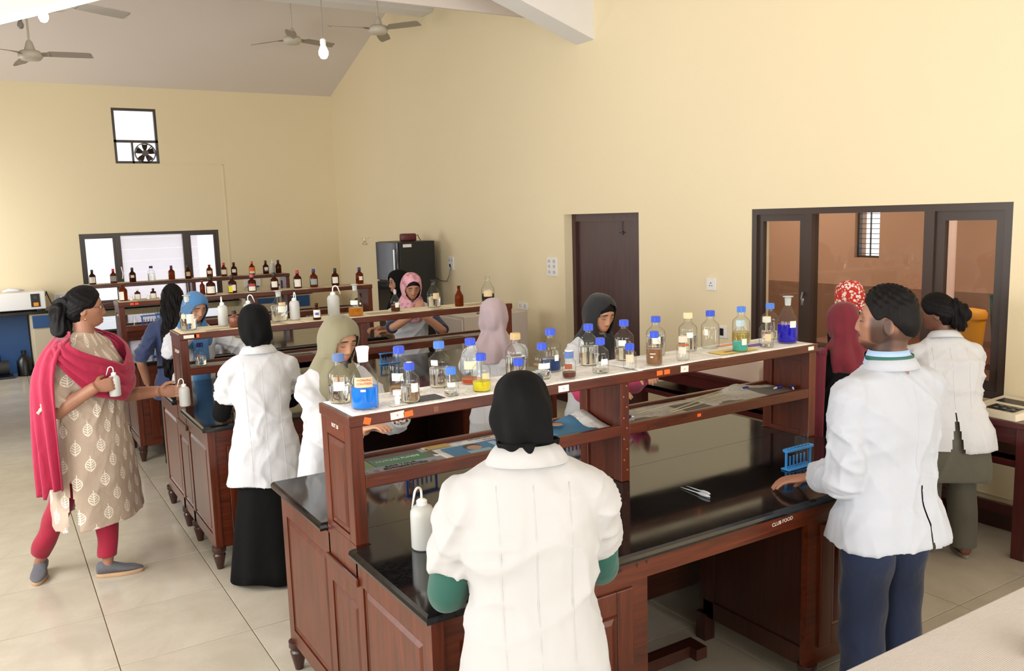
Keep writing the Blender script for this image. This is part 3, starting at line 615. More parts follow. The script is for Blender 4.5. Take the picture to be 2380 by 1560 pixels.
# ------------------------------------------------------------------ glassware
def side_patch(mb, r, z0, z1, a, wd, mi=0, n=8):
    """paper label wrapped round a cylinder of radius r"""
    rings = []
    for q in range(n + 1):
        t = a + (q / n - .5) * wd / r; c_, s_ = math.cos(t), math.sin(t)
        rings.append([(r * c_, r * s_, z0), (r * c_, r * s_, z1), ((r + .0006) * c_, (r + .0006) * s_, z1), ((r + .0006) * c_, (r + .0006) * s_, z0)])
    mb.loft(rings, True, mi); return mb
CAMA = lambda x, y: math.atan2(-y, -x)
ZB = RT + .0042
def label_on(o, r, z0, z1, a, wd, m, name='paper_label'):
    return side_patch(MB(), r + .0008, z0, z1, a, wd).build(name, m, o)
def screw_bottle(x, y, z, kind, capm, liq, lvl, label, lab=None, name='reagent_bottle', cat='bottle', group='screw-capped reagent bottles', stain=None, glass=None):
    R, H = {500: (.043, .180), 250: (.035, .145), 100: (.028, .108)}[kind]
    o = empty(name, (x, y, z), label=label, cat=cat, group=group); hb = H * (.56 if kind > 100 else .56); nr = R * (.37 if kind == 500 else .40 if kind == 250 else .5); hn = H * .83
    prof = [(R * .3, .001), (R * .9, 0), (R, .006), (R, hb)]
    for k in range(1, 7):
        t = k / 6; prof.append((R + (nr - R) * (t - .16 * math.sin(2 * pi * t)), hb + (hn - hb) * (t * .95)))
    prof += [(nr, hn), (nr, H - .02)]
    MB().lathe(prof, 32, cap=False).build('glass_body', glass or M_GLASS, o, True)
    cr = nr + .0055
    MB().lathe([(cr, H - .027), (cr, H - .003)], 72, rib=-.05).lathe([(cr * .97, H - .003), (cr * .9, H), (.001, H)], 36).build('cap', capm, o, auto=30)
    MB().lathe([(nr + .003, hn - .002), (nr + .0035, hn + .001), (nr + .003, hn + .004)], 24, cap=False).build('neck_ring', M_GLASS if not capm is M_GREYBLUE else M_GLASS, o, True)
    if liq is not None:
        zl = H * lvl; MB().lathe([(R * .3, .004), (R * .86, .004), (R * .955, .01), (R * .955, zl), (R * .9, zl - .0006), (.0005, zl - .0008)], 32).build('liquid', liq, o, auto=40)
    if lab:
        for (z0, z1, da, wd, m) in lab: label_on(o, R, z0 * H, z1 * H, CAMA(x, y) + da, wd, m)
    return o
def stopper_bottle(x, y, z, R, H, liq, lvl, label, lab=None, glass=None, stop=True, cat='bottle', ball=False):
    o = empty('stoppered_bottle', (x, y, z), label=label, cat=cat, group='ground glass stoppered bottles'); g = glass or M_GLASS
    hb, hn, nr = H * .46, H * .78, R * .33
    prof = [(R * .3, .001), (R * .92, 0), (R, .006), (R, hb), (R * .97, hb + .008), (R * .62, hb + (hn - hb) * .55), (nr, hn), (nr * 1.08, H * .93), (nr * 1.5, H * .95)]
    MB().lathe(prof, 36, cap=False).build('glass_body', g, o, True)
    if stop:
        fr = plain('ground_glass', S(226, 228, 226), .35, Transmission_Weight=.5) if g is M_GLASS else g
        if ball: MB().lathe([(nr * .85, H * .8), (nr * .95, H * .93), (nr * .5, H * .945), (nr * .95, H * .97), (nr * .9, H * 1.0), (.0008, H * 1.02)], 20).build('stopper', fr, o, True)
        else: MB().lathe([(nr * .85, H * .80), (nr * 1.0, H * .95), (nr * .7, H * .965), (nr * 1.55, H * .98), (nr * 1.5, H * .995), (.0008, H)], 24).build('stopper', fr, o, auto=50)
    if liq is not None:
        zl = H * lvl; MB().lathe([(R * .3, .004), (R * .88, .004), (R * .955, .01), (R * .955, zl), (.0005, zl - .0006)], 36).build('liquid', liq, o, auto=40)
    if lab:
        for (z0, z1, da, wd, m) in lab: label_on(o, R, z0 * H, z1 * H, CAMA(x, y) + da, wd, m)
    return o
def amber_bottle(x, y, z, R, H, capm, label, lab=None, g=None, thin=False):
    o = empty('amber_bottle', (x, y, z), label=label, cat='bottle', group='amber chemical bottles'); hb, hn, nr = H * .55, H * .76, R * .36
    MB().lathe([(R * .3, .001), (R * .92, 0), (R, .005), (R, hb), (R * .9, hb + .012), (R * .55, hn - .012), (nr, hn), (nr, H * .84)], 24).build('glass_body', g or M_AMBER, o, True)
    if capm: MB().lathe([(nr * 1.35, H * .82), (nr * 1.35, H * .86), (nr * 1.1, H * .87), (nr * 1.15, H * .98), (nr, H), (.001, H)], 20).build('cap', capm, o, auto=35)
    else: MB().lathe([(nr, H * .84), (nr * 1.25, H * .86), (nr * 1.2, H * .92), (.001, H * .92)], 20).build('cap', g or M_AMBER, o, auto=35)
    for (z0, z1, da, wd, m) in (lab or []): label_on(o, R, z0 * H, z1 * H, CAMA(x, y) + da, wd, m)
    return o
def wash_bottle(x, y, z, R, H, label, rot=0, lvl=.35, M=None):
    """H is the height of the squeezy body; the bent delivery tube rises above it"""
    o = empty('wash_bottle', (x, y, z), rot, label, 'wash bottle', 'polythene wash bottles')
    MB().lathe([(R * .3, .002), (R * .9, 0), (R, .006), (R, H * .66), (R * .97, H * .75), (R * .8, H * .83), (R * .5, H * .875), (R * .42, H * .88)], 32).build('squeeze_body', M_PE, o, True)
    MB().lathe([(R * .44, H * .87), (R * .44, H * .96), (R * .38, H * .975), (R * .2, H), (.001, H * 1.0)], 28, rib=-.02).build('screw_cap', plain('white_polythene_cap', S(232, 232, 228), .4), o, auto=35)
    t = R / .042; pts = [(0, 0, H * .98), (0, 0, H * 1.08)]
    for k in range(9):
        a = pi * k / 8 * .92; pts.append((-.019 * t + .019 * t * math.cos(a), 0, H * 1.12 + .022 * t * math.sin(a)))
    e = Vector(pts[-1]); pts += [e + Vector((-.007 * t, 0, -.02 * t)), e + Vector((-.016 * t, 0, -.045 * t))]
    MB().tube(pts, [.0042 * t] * (len(pts) - 2) + [.0032 * t, .002 * t], 10).build('delivery_tube', plain('white_polythene_cap', S(232, 232, 228), .4), o, True)
    MB().lathe([(R * .3, .004), (R * .9, .004), (R * .96, .01), (R * .96, H * lvl), (.001, H * lvl)], 24).build('water_fill', plain('pale_fill', S(222, 222, 208), .5), o)
    return o

LB = M_PAPERLAB
TAN = M_TANLAB
o = screw_bottle(1.057, 2.925, ZB, 500, M_GREYBLUE, M_WATER, .36, 'clear bottle with faded grey-blue cap, left end of nearest rack', [(.28, .56, -.1, .042, LB), (.46, .58, -.1, .04, plain('brown_stain', S(128, 92, 50), .7))])
o = stopper_bottle(1.095, 2.785, ZB, .049, .218, L_BLUE, .35, 'open flask-shaped bottle half full of bright blue solution', [(.37, .53, -.05, .066, TAN), (.30, .335, -.1, .018, LB)], stop=False)
MB().lathe([(.0185, .165), (.0205, .196), (.024, .214), (.022, .218), (.0185, .2)], 24).build('frosted_neck', plain('frosted_neck', S(236, 238, 238), .5), o, auto=40)
for s_, zz in (('WORKING', .1065), ('SOLUTION', .094)):
    text(s_, .011, M_INKRED, Mface(Vector((math.cos(CAMA(1.095, 2.785)), math.sin(CAMA(1.095, 2.785)), 0)) * .0515 + Vector((0, 0, zz)), (-math.sin(CAMA(1.095, 2.785)), math.cos(CAMA(1.095, 2.785)), 0), (0, 0, 1)), o)
screw_bottle(1.30, 2.935, ZB, 500, M_BLUECAP, L_PBRN, .14, 'blue-capped bottle with little brown liquid, right of blue flask', [(.3, .46, -.25, .045, LB)])
screw_bottle(1.262, 2.765, ZB, 250, M_BLUECAP, M_WATER, .42, 'small white-dotted blue-capped water bottle in front row', [(.28, .5, .5, .028, LB)]); MB().disc((0, 0, .1455), .011, (0, 0, 1), 20, .001).build('cap_sticker', LB, bpy.context.scene.objects['reagent_bottle.002'])
screw_bottle(1.475, 2.945, ZB, 500, M_BLUECAP2, M_WATER, .42, 'lighter blue-capped tall bottle, half water, back row', [(.5, .62, -.5, .03, LB)])
screw_bottle(1.43, 2.765, ZB, 100, M_BLUECAP2, M_WATER, .25, 'smallest pale blue-capped jar before the yellow bottle', [(.35, .5, .0, .03, LB)])
screw_bottle(1.607, 2.93, ZB, 500, M_BLUECAP, L_ORA, .1, 'blue-capped tall bottle with orange dregs', [(.34, .52, -.1, .05, plain('aged_pale_label', S(222, 212, 180), .7))])
screw_bottle(1.56, 2.765, ZB, 250, M_BLUECAP, L_YEL, .27, 'blue-capped bottle of bright yellow solution', [(.36, .5, .5, .03, TAN)])
screw_bottle(1.822, 2.935, ZB, 500, M_TANCAP, M_WATER, .46, 'tan-capped tall bottle before the lilac headscarf')
screw_bottle(1.72, 2.755, ZB, 100, M_BLUECAP, M_WATER, .2, 'blue-capped small jar mostly hidden by the black headscarf')
screw_bottle(2.0, 2.94, ZB, 500, M_BLUECAP, L_NAVY, .3, 'blue-capped tall bottle with navy solution', [(.26, .4, .6, .02, LB)])
screw_bottle(1.875, 2.82, ZB, 250, M_BLUECAP, M_WATER, .2, 'blue-capped bottle with brown-marked label, front of the navy one', [(.3, .46, .3, .05, LB), (.4, .46, -.8, .03, plain('brown_stain', S(128, 92, 50), .7))])
screw_bottle(1.967, 2.762, ZB, 100, M_GREYBLUE, L_DBRN, .22, 'small jar of dark brown liquid with white-topped cap', [(.36, .56, -.1, .03, plain('rust_stain', S(140, 70, 40), .7))]); MB().lathe([(.017, .1085), (.017, .113), (.001, .113)], 20).build('cap_disc', M_PAPERLAB, bpy.context.scene.objects['reagent_bottle.011'])
screw_bottle(2.204, 2.945, ZB, 500, M_BLUECAP, M_WATER, .46, 'blue-capped water bottle left of the girl at the door', [])
screw_bottle(2.132, 2.768, ZB, 250, M_BLUECAP, M_WATER, .12, 'blue-capped nearly empty bottle, front row by centre post', [(.26, .42, .5, .03, LB)])
screw_bottle(2.403, 2.945, ZB, 500, M_BLUECAP, M_WATER, .32, 'blue-capped tall bottle before the girl at the door', [(.38, .52, -.2, .034, LB)])
screw_bottle(2.275, 2.752, ZB, 100, M_BLUECAP, None, 0, 'blue-capped small empty jar with rusty stains', [(.3, .6, 0, .034, plain('pale_rust_glass', S(214, 184, 156), .6))])
screw_bottle(2.59, 2.945, ZB, 500, M_BLUECAP, M_WATER, .5, 'blue-capped tall water bottle right of the dark door', [(.32, .5, .1, .036, LB)])
screw_bottle(2.42, 2.762, ZB, 250, M_BLUECAP, L_BRN, .48, 'blue-capped bottle of cloudy brown solution', [(.24, .28, -.3, .012, LB), (.34, .37, -.2, .024, plain('pale_print', S(214, 200, 180), .6))])
screw_bottle(2.79, 2.945, ZB, 500, M_TANCAP if False else plain('beige_cap', S(216, 200, 156), .5), M_WATER, .4, 'beige-capped tall bottle in back row', [(.36, .5, .2, .03, LB)])
screw_bottle(2.585, 2.76, ZB, 100, plain('rusty_white_cap', S(224, 208, 192), .5), None, 0, 'rust-stained small jar with white cap', [(.3, .58, -.1, .034, plain('pale_rust_paper', S(222, 206, 190), .6)), (.62, .7, .2, .05, plain('rust_stain2', S(170, 96, 50), .7))])
screw_bottle(2.92, 2.93, ZB, 500, M_BLUECAP, None, 0, 'blue-capped empty tall bottle with small tan label', [(.36, .52, -.5, .022, LB), (.38, .48, -.75, .014, TAN)])
screw_bottle(3.14, 2.94, ZB, 500, M_BLUECAP2, L_PYEL, .3, 'blue-capped tall bottle of golden liquid, back row right')
screw_bottle(2.952, 2.77, ZB, 250, M_PALECAP, L_TURQ, .32, 'pale-capped bottle of turquoise solution', [(.22, .42, .6, .026, LB)])
screw_bottle(3.345, 2.94, ZB, 500, M_BLUECAP2, M_WATER, .2, 'blue-capped tall bottle nearest the window frame', [(.4, .6, 0, .01, plain('grey_print2', S(80, 80, 84), .6))])
screw_bottle(3.135, 2.775, ZB, 250, M_CREAMCAP, M_WATER, .12, 'cream-capped bottle right of the turquoise one', [(.22, .46, .2, .03, TAN)])
o = stopper_bottle(3.312, 2.80, ZB, .049, .229, L_ROYAL, .40, 'stoppered bottle of royal blue solution, right end of nearest rack', [(.34, .48, .55, .032, LB)])
st = empty('glass_stopper', (1.205, 2.755, ZB), label='loose white plastic stopper on torn paper beside blue flask', cat='stopper'); MB().lathe([(.009, .001), (.012, .028), (.008, .031), (.0155, .035), (.015, .052), (.001, .053)], 20).build('plug', M_WHITE, st, auto=40); MB().box(-.03, .03, -.022, .012, .0, .0008).build('torn_paper', LB, st)

# second bench
def z_(k): return RT + .0035
stopper_bottle(1.06, 5.64, ZB, .05, .222, M_WATER, .33, 'clear stoppered bottle at left end of second rack', [(.2, .46, .3, .05, LB), (.34, .46, -.6, .03, TAN)])
wash_bottle(1.284, 5.68, ZB, .032, .155, 'wash bottle nearest the left end of second rack top', 1.2)
o = amber_bottle(1.33, 5.57, ZB, .034, .104, M_BLACK, 'short brown jar with black cap beside wash bottle', [], NT('brown_jar').set(S(112, 56, 30), .25))
wash_bottle(1.46, 5.71, ZB, .034, .15, 'wash bottle half hidden by black headscarf, second rack', 2.8)
stopper_bottle(1.656, 5.68, ZB, .056, .205, M_WATER, .5, 'wide clear bottle just right of black headscarf, second rack', [(.3, .5, .3, .05, LB), (.52, .62, .4, .05, TAN)])
wash_bottle(1.752, 5.65, ZB, .034, .15, 'wash bottle beside the wide clear bottle, second rack', 1.6)
amber_bottle(1.872, 5.55, ZB, .027, .112, M_AMBERD, 'tiny brown bottle with blue and white label', [(.14, .6, 0, .05, LB), (.28, .44, 0, .03, M_BLUELAB)], M_AMBERD)
wash_bottle(2.046, 5.70, ZB, .042, .165, 'largest wash bottle on the second rack', 2.9)
stopper_bottle(2.158, 5.57, ZB, .051, .22, L_AMB, .25, 'stoppered bottle with amber liquid on second rack', [(.36, .5, -.2, .05, LB), (.36, .42, .7, .015, LB)])
stopper_bottle(2.472, 5.60, ZB, .034, .155, L_DBRN, .3, 'small ball-stoppered bottle of brown liquid, second rack', [(.2, .42, .4, .03, LB)], ball=True)
stopper_bottle(2.81, 5.66, ZB, .05, .213, M_WATER, .35, 'open clear bottle beside pink headscarf on second rack', [(.3, .5, .4, .05, TAN)], stop=False)
stopper_bottle(2.975, 5.57, ZB, .033, .153, None, 0, 'orange-brown stoppered bottle on second rack', [], M_AMBER)
stopper_bottle(3.30, 5.70, ZB, .05, .205, L_DARK, .3, 'clear bottle of black liquid behind lilac headscarf', [(.2, .42, 0, .07, TAN)], stop=False)
screw_bottle(1.113, 5.62, RM - .008, 250, M_NAVYCAP, M_WATER, .42, 'navy-capped bottle on middle shelf of second rack', [(.42, .52, -.5, .012, M_ORANGE)])
amber_bottle(1.42, 5.18, CH + .001, .03, .15, M_BLACK, 'navy bottle with white label on second worktop', [(.5, .62, 0, .05, LB)], NT('navy_bottle').set(S(24, 40, 90), .15))
screw_bottle(1.16, 5.2, CH + .001, 250, M_NAVYCAP, M_WATER, .5, 'clear water bottle standing on the second worktop')
# third bench
Z3 = ZB
amber_bottle(1.03, 8.35, Z3, .037, .165, None, 'white-streaked brown bottle at left end of third rack', [(.05, .5, -.5, .05, LB)])
amber_bottle(1.157, 8.40, Z3, .026, .095, M_WHITE, 'small dark bottle with white cap, left on third rack', [(.0, .5, 0, .05, LB)], M_AMBERD)
amber_bottle(1.292, 8.40, Z3, .026, .09, M_BLACK, 'small dark bottle with black cap, left on third rack', [(.0, .5, 0, .05, LB)], M_AMBERD)
for k, x in enumerate((1.09, 1.233, 1.34)):
    j = empty('white_jar', (x, 8.3, Z3), label='%s tiny white jar at left of third rack' % ['leftmost', 'middle', 'rightmost'][k], cat='jar', group='tiny jars'); MB().lathe([(.014, 0), (.016, .003), (.016, .024), (.012, .027)], 16).build('jar_body', LB, j, auto=40); MB().lathe([(.013, .027), (.013, .036), (.001, .037)], 16).build('jar_lid', M_WHITE, j, auto=40)
R3 = [(1.735, 8.42, .024, .145, None, [], 'slim capless amber bottle on third rack'), (1.795, 8.34, .044, .17, M_BLACK, [(.08, .46, 0, .08, LB)], 'broad amber bottle with white label, third rack left'),
      (2.0, 8.36, .041, .17, M_BLACK, [(.05, .44, -.5, .045, M_YELLOWLAB), (.4, .5, -.6, .03, M_BLUELAB), (.12, .46, .45, .035, LB)], 'amber bottle with yellow and blue label, third rack'), (2.185, 8.35, .04, .167, M_PINKCAP, [(.05, .3, 0, .07, LB), (.3, .46, 0, .07, M_REDLAB)], 'amber bottle with pink cap and red label, third rack'),
      (2.405, 8.35, .039, .17, M_BLACK, [(.16, .5, 0, .06, LB)], 'amber bottle with black cap at the middle of third rack'), (2.645, 8.37, .04, .178, M_REDCAP, [(.08, .5, 0, .07, LB)], 'amber bottle with red cap and white label, third rack'),
      (2.806, 8.35, .04, .182, M_NAVYCAP, [(.14, .46, 0, .07, plain('grey_label', S(150, 164, 164), .7))], 'amber bottle with blue cap and grey label, third rack'), (3.036, 8.36, .039, .176, M_BLACK, [(.14, .5, 0, .06, LB)], 'amber bottle with black cap, third rack right'), (3.3, 8.36, .04, .17, M_NAVYCAP, [(.22, .46, .4, .04, LB)], 'amber bottle with blue cap at right end of third rack')]
for (x, y, r, h, c, lb, t) in R3: amber_bottle(x, y, Z3, r, h, c, t, lb, M_AMBERD if h > .15 and c is not M_NAVYCAP else M_AMBER)
# farthest bench
G = plain('grey_label', S(150, 164, 164), .7)
R4 = [(1.055, 11.1, M_BLACK, [(.1, .5, 0, .07, LB)], 'leftmost'), (1.28, 11.08, M_REDCAP, [(.14, .5, 0, .07, G)], 'second from left'), (1.492, 11.1, M_BLACK, [(.3, .48, 0, .04, LB)], 'third from left'), None, (1.937, 11.1, M_NAVYCAP, [], 'blue-capped orange fourth'),
      (2.125, 11.06, M_BLACK, [(.2, .5, 0, .05, TAN)], 'fifth amber'), (2.39, 11.1, None, [(.26, .48, 0, .05, LB)], 'sixth amber'), (2.566, 11.1, M_REDCAP, [(.16, .5, 0, .07, LB)], 'bright red capped'), (2.682, 11.06, M_AMBERD, [(.26, .5, 0, .05, LB)], 'dark capped'), (2.92, 11.1, M_PINKCAP, [(.26, .56, 0, .07, M_ORANGE), (.1, .26, 0, .07, LB)], 'orange labelled'), (3.098, 11.1, M_BLACK, [(.2, .5, .2, .05, LB), (.2, .3, .2, .05, M_BLUELAB)], 'second from right'), (3.254, 11.07, M_BLACK, [], 'rightmost unlabelled')]
for q in R4:
    if q: amber_bottle(q[0], q[1], ZB, .038, .172, q[2], q[4] + ' amber bottle on top of the farthest rack', q[3], M_AMBERD if q[2] in (M_BLACK, M_AMBERD) else M_AMBER)
screw_bottle(1.702, 11.08, ZB, 500, M_NAVYCAP, M_WATER, .5, 'clear bottle with blue cap among ambers, farthest rack')
wash_bottle(3.205, 11.16, ZB, .028, .15, 'white plastic bottle near right end of farthest rack', 1)
wash_bottle(1.187, 2.55, CH + .001, .042, .175, 'large milky wash bottle standing on the nearest black worktop', .45, .15)

# test tube racks with tubes
def rack(x, y, z, n, rz, label, m, L=.2, tubes=(), pitch=.024, tl=.13, th=.09):
    o = empty('test_tube_rack', (x, y, z), rz, label, 'test tube rack', 'test tube racks'); hr = .0095; hw = .019; N = 16
    def plate_holes(z0, z1, nm, holes=True):
        mb = MB(); x0 = -n * pitch / 2
        for k in range(n):
            cx = x0 + (k + .5) * pitch; outer, inner = [], []
            for j in range(N):
                a = 2 * pi * (j + .5) / N; c_, s_ = math.cos(a), math.sin(a); sc = min(pitch / 2 / max(abs(c_), 1e-6), hw / max(abs(s_), 1e-6)); outer.append((cx + c_ * sc, s_ * sc)); inner.append((cx + hr * c_, hr * s_))
            rings = [[(p[0], p[1], zz) for p in P_] for (P_, zz) in ((outer, z0), (outer, z1), (inner, z1), (inner, z0), (outer, z0))]; mb.loft(rings, False)
        for sg in (-1, 1):
            e = sg * n * pitch / 2; pts = [(e + sg * hw * math.sin(pi * t / 8), -hw * math.cos(pi * t / 8)) for t in range(9)]
            mb.loft([[(p[0], p[1], z0) for p in pts], [(p[0], p[1], z1) for p in pts]])
        return mb.build(nm, m, o)
    plate_holes(th - .008, th, 'top_plate'); MB().box(-n * pitch / 2 - .012, n * pitch / 2 + .012, -hw * 1.25, hw * 1.25, 0, .007, b=.002).build('base_plate', m, o)
    for sg in (-1, 1): MB().tube([(sg * (n * pitch / 2 + .006), 0, .005), (sg * (n * pitch / 2 + .006), 0, th - .006)], .006, 10).build('leg', m, o)
    for k in range(n): MB().tube([(-n * pitch / 2 + (k + .5) * pitch, .014, .005), (-n * pitch / 2 + (k + .5) * pitch, .014, .052)], .004, 8).build('peg', m, o)
    for k in tubes:
        lx = -n * pitch / 2 + (k + .5) * pitch; t = empty('test_tube', (x + lx * math.cos(rz), y + lx * math.sin(rz), z + .008), rz, '%s glass test tube in the ' % ['first', 'second', 'third', 'fourth', 'fifth', 'sixth'][tubes.index(k)] + label, 'test tube', 'tubes in the ' + label)
        MB().lathe([(.002, 0), (.006, .0015), (.0078, .007), (.0078, tl), (.0088, tl + .001), (.0078, tl + .002)], 14, cap=False).build('tube_glass', M_TUBE, t, True)
    return o
rack(2.92, 2.40, CH + .001, 6, .02, 'light blue rack beside the bearded man\'s hand', M_RACK, tubes=(2, 3, 4, 5))
rack(1.36, 2.40, CH + .001, 6, -.4, 'blue rack half hidden by green sleeve', M_RACK, tubes=(0, 1))
rack(1.55, 3.32, CH + .001, 6, .15, 'blue rack behind the nearest middle shelf', M_RACKD, tubes=(1, 2, 3))
rack(2.42, 3.35, CH + .001, 6, .05, 'blue rack before the girl at the door', M_RACKD, tubes=(1, 3))
rack(2.62, 6.1, CH + .001, 6, .1, 'bright blue rack below the pink headscarf', M_RACK, tubes=(1, 4))
rack(2.4, 8.86, CH + .001, 7, .0, 'blue rack behind the third rack, seen past wash bottles', M_RACKD, tubes=(1, 2, 3, 4))
rack(1.22, 7.86, CH + .001, 5, .2, 'blue rack on the left end of third worktop', M_RACKD, tubes=(0, 2))
for k, (x, y) in enumerate(((1.24, 8.30), (1.42, 8.33))): rack(x, y, RM - .009, 6, .05, ['left', 'right'][k] + ' blue rack on third bench middle shelf', M_RACKD, tubes=(0, 1, 2, 3, 4, 5))
rack(1.37, 8.42, RM - .009, 5, .05, 'rear blue rack on third bench middle shelf', M_RACK, tubes=(0, 1, 2, 3))
fk = empty('conical_flask', (1.1, 8.3, RM - .009), label='small conical flask on third bench middle shelf', cat='flask'); MB().lathe([(.01, 0), (.034, .001), (.036, .008), (.014, .07), (.014, .09), (.017, .092)], 24, cap=False).build('glass_body', M_GLASS, fk, True)

# droppers, pipettes
def dropper(p, q, label, capm=None):
    p, q = Vector(p), Vector(q); o = empty('teat_pipette', p, label=label, cat='pipette', group='plastic droppers'); d_ = q - p
    pts = [d_ * t for t in (0, .1, .2, .3, .42, .5, .75, 1)]; MB().tube(pts, [.003, .0062, .007, .0065, .003, .0025, .002, .0009], 12).build('barrel', plain('translucent_plastic', S(214, 220, 226), .3, Transmission_Weight=.4), o, True); return o
dropper((2.322, 2.33, CH + .009), (2.323, 2.495, CH + .004), 'plastic dropper on black worktop, front one of pair'); dropper((2.345, 2.352, CH + .009), (2.352, 2.49, CH + .004), 'plastic dropper on black worktop, rear one of pair')
dropper((1.30, 2.50, CH + .12), (1.33, 2.47, CH + .01), 'plastic dropper standing beside the green sleeve')
def glass_rod(p, q, label):
    p, q = Vector(p), Vector(q); o = empty('glass_pipette', p, label=label, cat='pipette', group='long glass pipettes'); d_ = q - p
    MB().tube([d_ * t for t in (0, .06, .1, .9, .96, 1)], [.0012, .003, .003, .003, .003, .0024], 10).build('tube', plain('pale_glass_tube', S(222, 212, 180), .15, Transmission_Weight=.5), o, True); return o
zr = RM - .002
glass_rod((2.36, 2.84, zr), (3.05, 2.955, zr), 'long glass pipette lying at back of nearest middle shelf'); glass_rod((2.52, 2.785, zr), (2.98, 2.91, zr + .004), 'long glass pipette in the middle of nearest middle shelf'); glass_rod((2.5, 2.76, zr), (2.95, 2.85, zr), 'long glass pipette at front of nearest middle shelf')
for k, (x, y, a) in enumerate(((2.30, 2.80, .1), (3.13, 2.90, 2.9), (3.28, 2.82, 3.1), (3.33, 2.78, 4.0))):
    o = empty('dropper_cap', (x, y, RM + .003), a, ['blue dropper cap at left of the pipettes', 'blue dropper cap left of three by right end', 'blue dropper cap in middle of three by right end', 'blue dropper cap nearest the right rack end'][k], 'dropper', 'blue dropper caps')
    MB().tube([(-.014, 0, 0), (.006, 0, 0), (.018, 0, 0)], [.0095, .0085, .006], 14).build('cap', M_NAVYCAP, o, auto=40); MB().tube([(.016, 0, -.001), (.036, 0, -.004)], [.005, .003], 10).build('nozzle', M_WHITE, o)
# blue double clamp hanging at the second bench

# ================================================================== FURNITURE AND EQUIPMENT ROUND THE ROOM
# black refrigerator with glossy doors
fg = empty('refrigerator', (4.45, 9.94, 0), label='tall black refrigerator with glossy doors against the right wall', cat='refrigerator')
MB().box(.03, .53, 0, .70, 0, 1.69, b=.008).build('cabinet', plain('fridge_black', S(20, 21, 22), .45), fg)
MB().box(0, .028, .005, .695, .06, 1.17, b=.006).build('door', plain('fridge_gloss', S(30, 30, 36), .08), fg); MB().box(0, .028, .005, .695, 1.185, 1.685, b=.006).build('door', plain('fridge_gloss', S(30, 30, 36), .08), fg)
for z0, z1 in ((.7, 1.12), (1.22, 1.6)): MB().box(-.03, 0, .05, .075, z0, z1, b=.006).build('handle', M_CHROME, fg)
MB().box(.08, .2, -.001, 0, 1.62, 1.66).build('sticker', M_WHITE, fg)
bx = empty('maroon_pouch', (4.69, 10.12, 1.691), label='small maroon pouch on top of the black refrigerator', cat='pouch'); MB().box(-.1, .1, -.06, .06, 0, .1, b=.02).build('pouch_body', plain('maroon_leather', S(88, 32, 34), .4), bx, auto=50); MB().tube([(.1, 0, .06), (.14, 0, .08), (.16, 0, .03), (.19, .02, .008)], .005, 8).build('strap', M_BLACK, bx)
# white chest cabinet by the right wall
wc = empty('white_cabinet', (3.98, 7.36, 0), label='off-white steel cabinet by the wall behind the second bench', cat='cabinet')
M_OFFW = plain('offwhite_enamel', S(196, 184, 170), .4); MB().box(0, .75, 0, .62, .03, 1.0, b=.01).build('cabinet_body', M_OFFW, wc); MB().box(-.02, 0, .02, .6, .06, .97, b=.005).build('cabinet_door', plain('offwhite_enamel2', S(208, 196, 184), .4), wc); MB().box(-.035, -.018, .06, .09, .5, .62, b=.003).build('handle', M_CHROME, wc)
MB().tube([(4.2, 7.5, 1.008), (4.35, 7.42, 1.006), (4.5, 7.5, 1.006), (4.65, 7.6, 1.008)], .006, 8).build('power_cord', plain('dark_cord', S(70, 64, 58), .6)); tag(bpy.data.objects['power_cord.001'], 'dark cord lying on top of the off-white cabinet', 'cord')
# tables along the right wall
def table(x0, x1, y0, y1, zt, label, m1=M_DWX, m2=M_DWZ, shelf=True):
    t = empty('side_table', ((x0 + x1) / 2, (y0 + y1) / 2, 0), label=label, cat='table'); hx, hy = (x1 - x0) / 2, (y1 - y0) / 2
    MB().box(-hx, hx, -hy, hy, zt - .035, zt, b=.005).build('table_top', m1, t)
    for sx in (-1, 1):
        for sy in (-1, 1): MB().box(sx * (hx - .045) - .035, sx * (hx - .045) + .035, sy * (hy - .05) - .035, sy * (hy - .05) + .035, 0, zt - .035).build('leg', m2, t)
    for sy in (-1, 1): MB().box(-hx + .08, hx - .08, sy * (hy - .05) - .012, sy * (hy - .05) + .012, zt - .13, zt - .035).build('apron', m1, t)
    MB().box(-hx + .03, -hx + .055, -hy + .085, hy - .085, zt - .13, zt - .035).build('apron', m1, t)
    if shelf: MB().box(-hx + .03, hx - .03, -hy + .085, hy - .085, zt - .22, zt - .2).build('shelf', m1, t); MB().box(-hx + .03, -hx + .06, -hy + .085, hy - .085, zt - .26, zt - .2).build('apron', m1, t); MB().box(hx - .06, hx - .03, -hy + .085, hy - .085, .12, .18).build('stretcher', m1, t)
    return t
M_MAH = m_wood('mahogany_table', S(62, 20, 20), S(92, 34, 32), 'y'); M_MAHZ = m_wood('mahogany_leg', S(62, 20, 20), S(92, 34, 32), 'z')
table(4.70, 5.095, 2.32, 3.1, .777, 'mahogany side table below the right-hand window', M_MAH, M_MAHZ)
table(4.55, 5.09, 3.85, 5.45, .75, 'mahogany side table between the window and the dark door', M_MAH, M_MAHZ)
mt = empty('weighing_balance', (4.90, 2.55, .778), -.1, 'cream electronic instrument with black keypad on window table', 'instrument')
mb = MB(); mb.add([(-.17, -.15, 0), (.17, -.15, 0), (.17, .15, 0), (-.17, .15, 0), (-.16, -.14, .035), (.16, -.14, .06), (.16, .14, .06), (-.16, .14, .035)], [(0, 3, 2, 1), (4, 5, 6, 7), (0, 1, 5, 4), (1, 2, 6, 5), (2, 3, 7, 6), (3, 0, 4, 7)]); mb.build('instrument_case', plain('cream_abs', S(216, 206, 184), .4), mt)
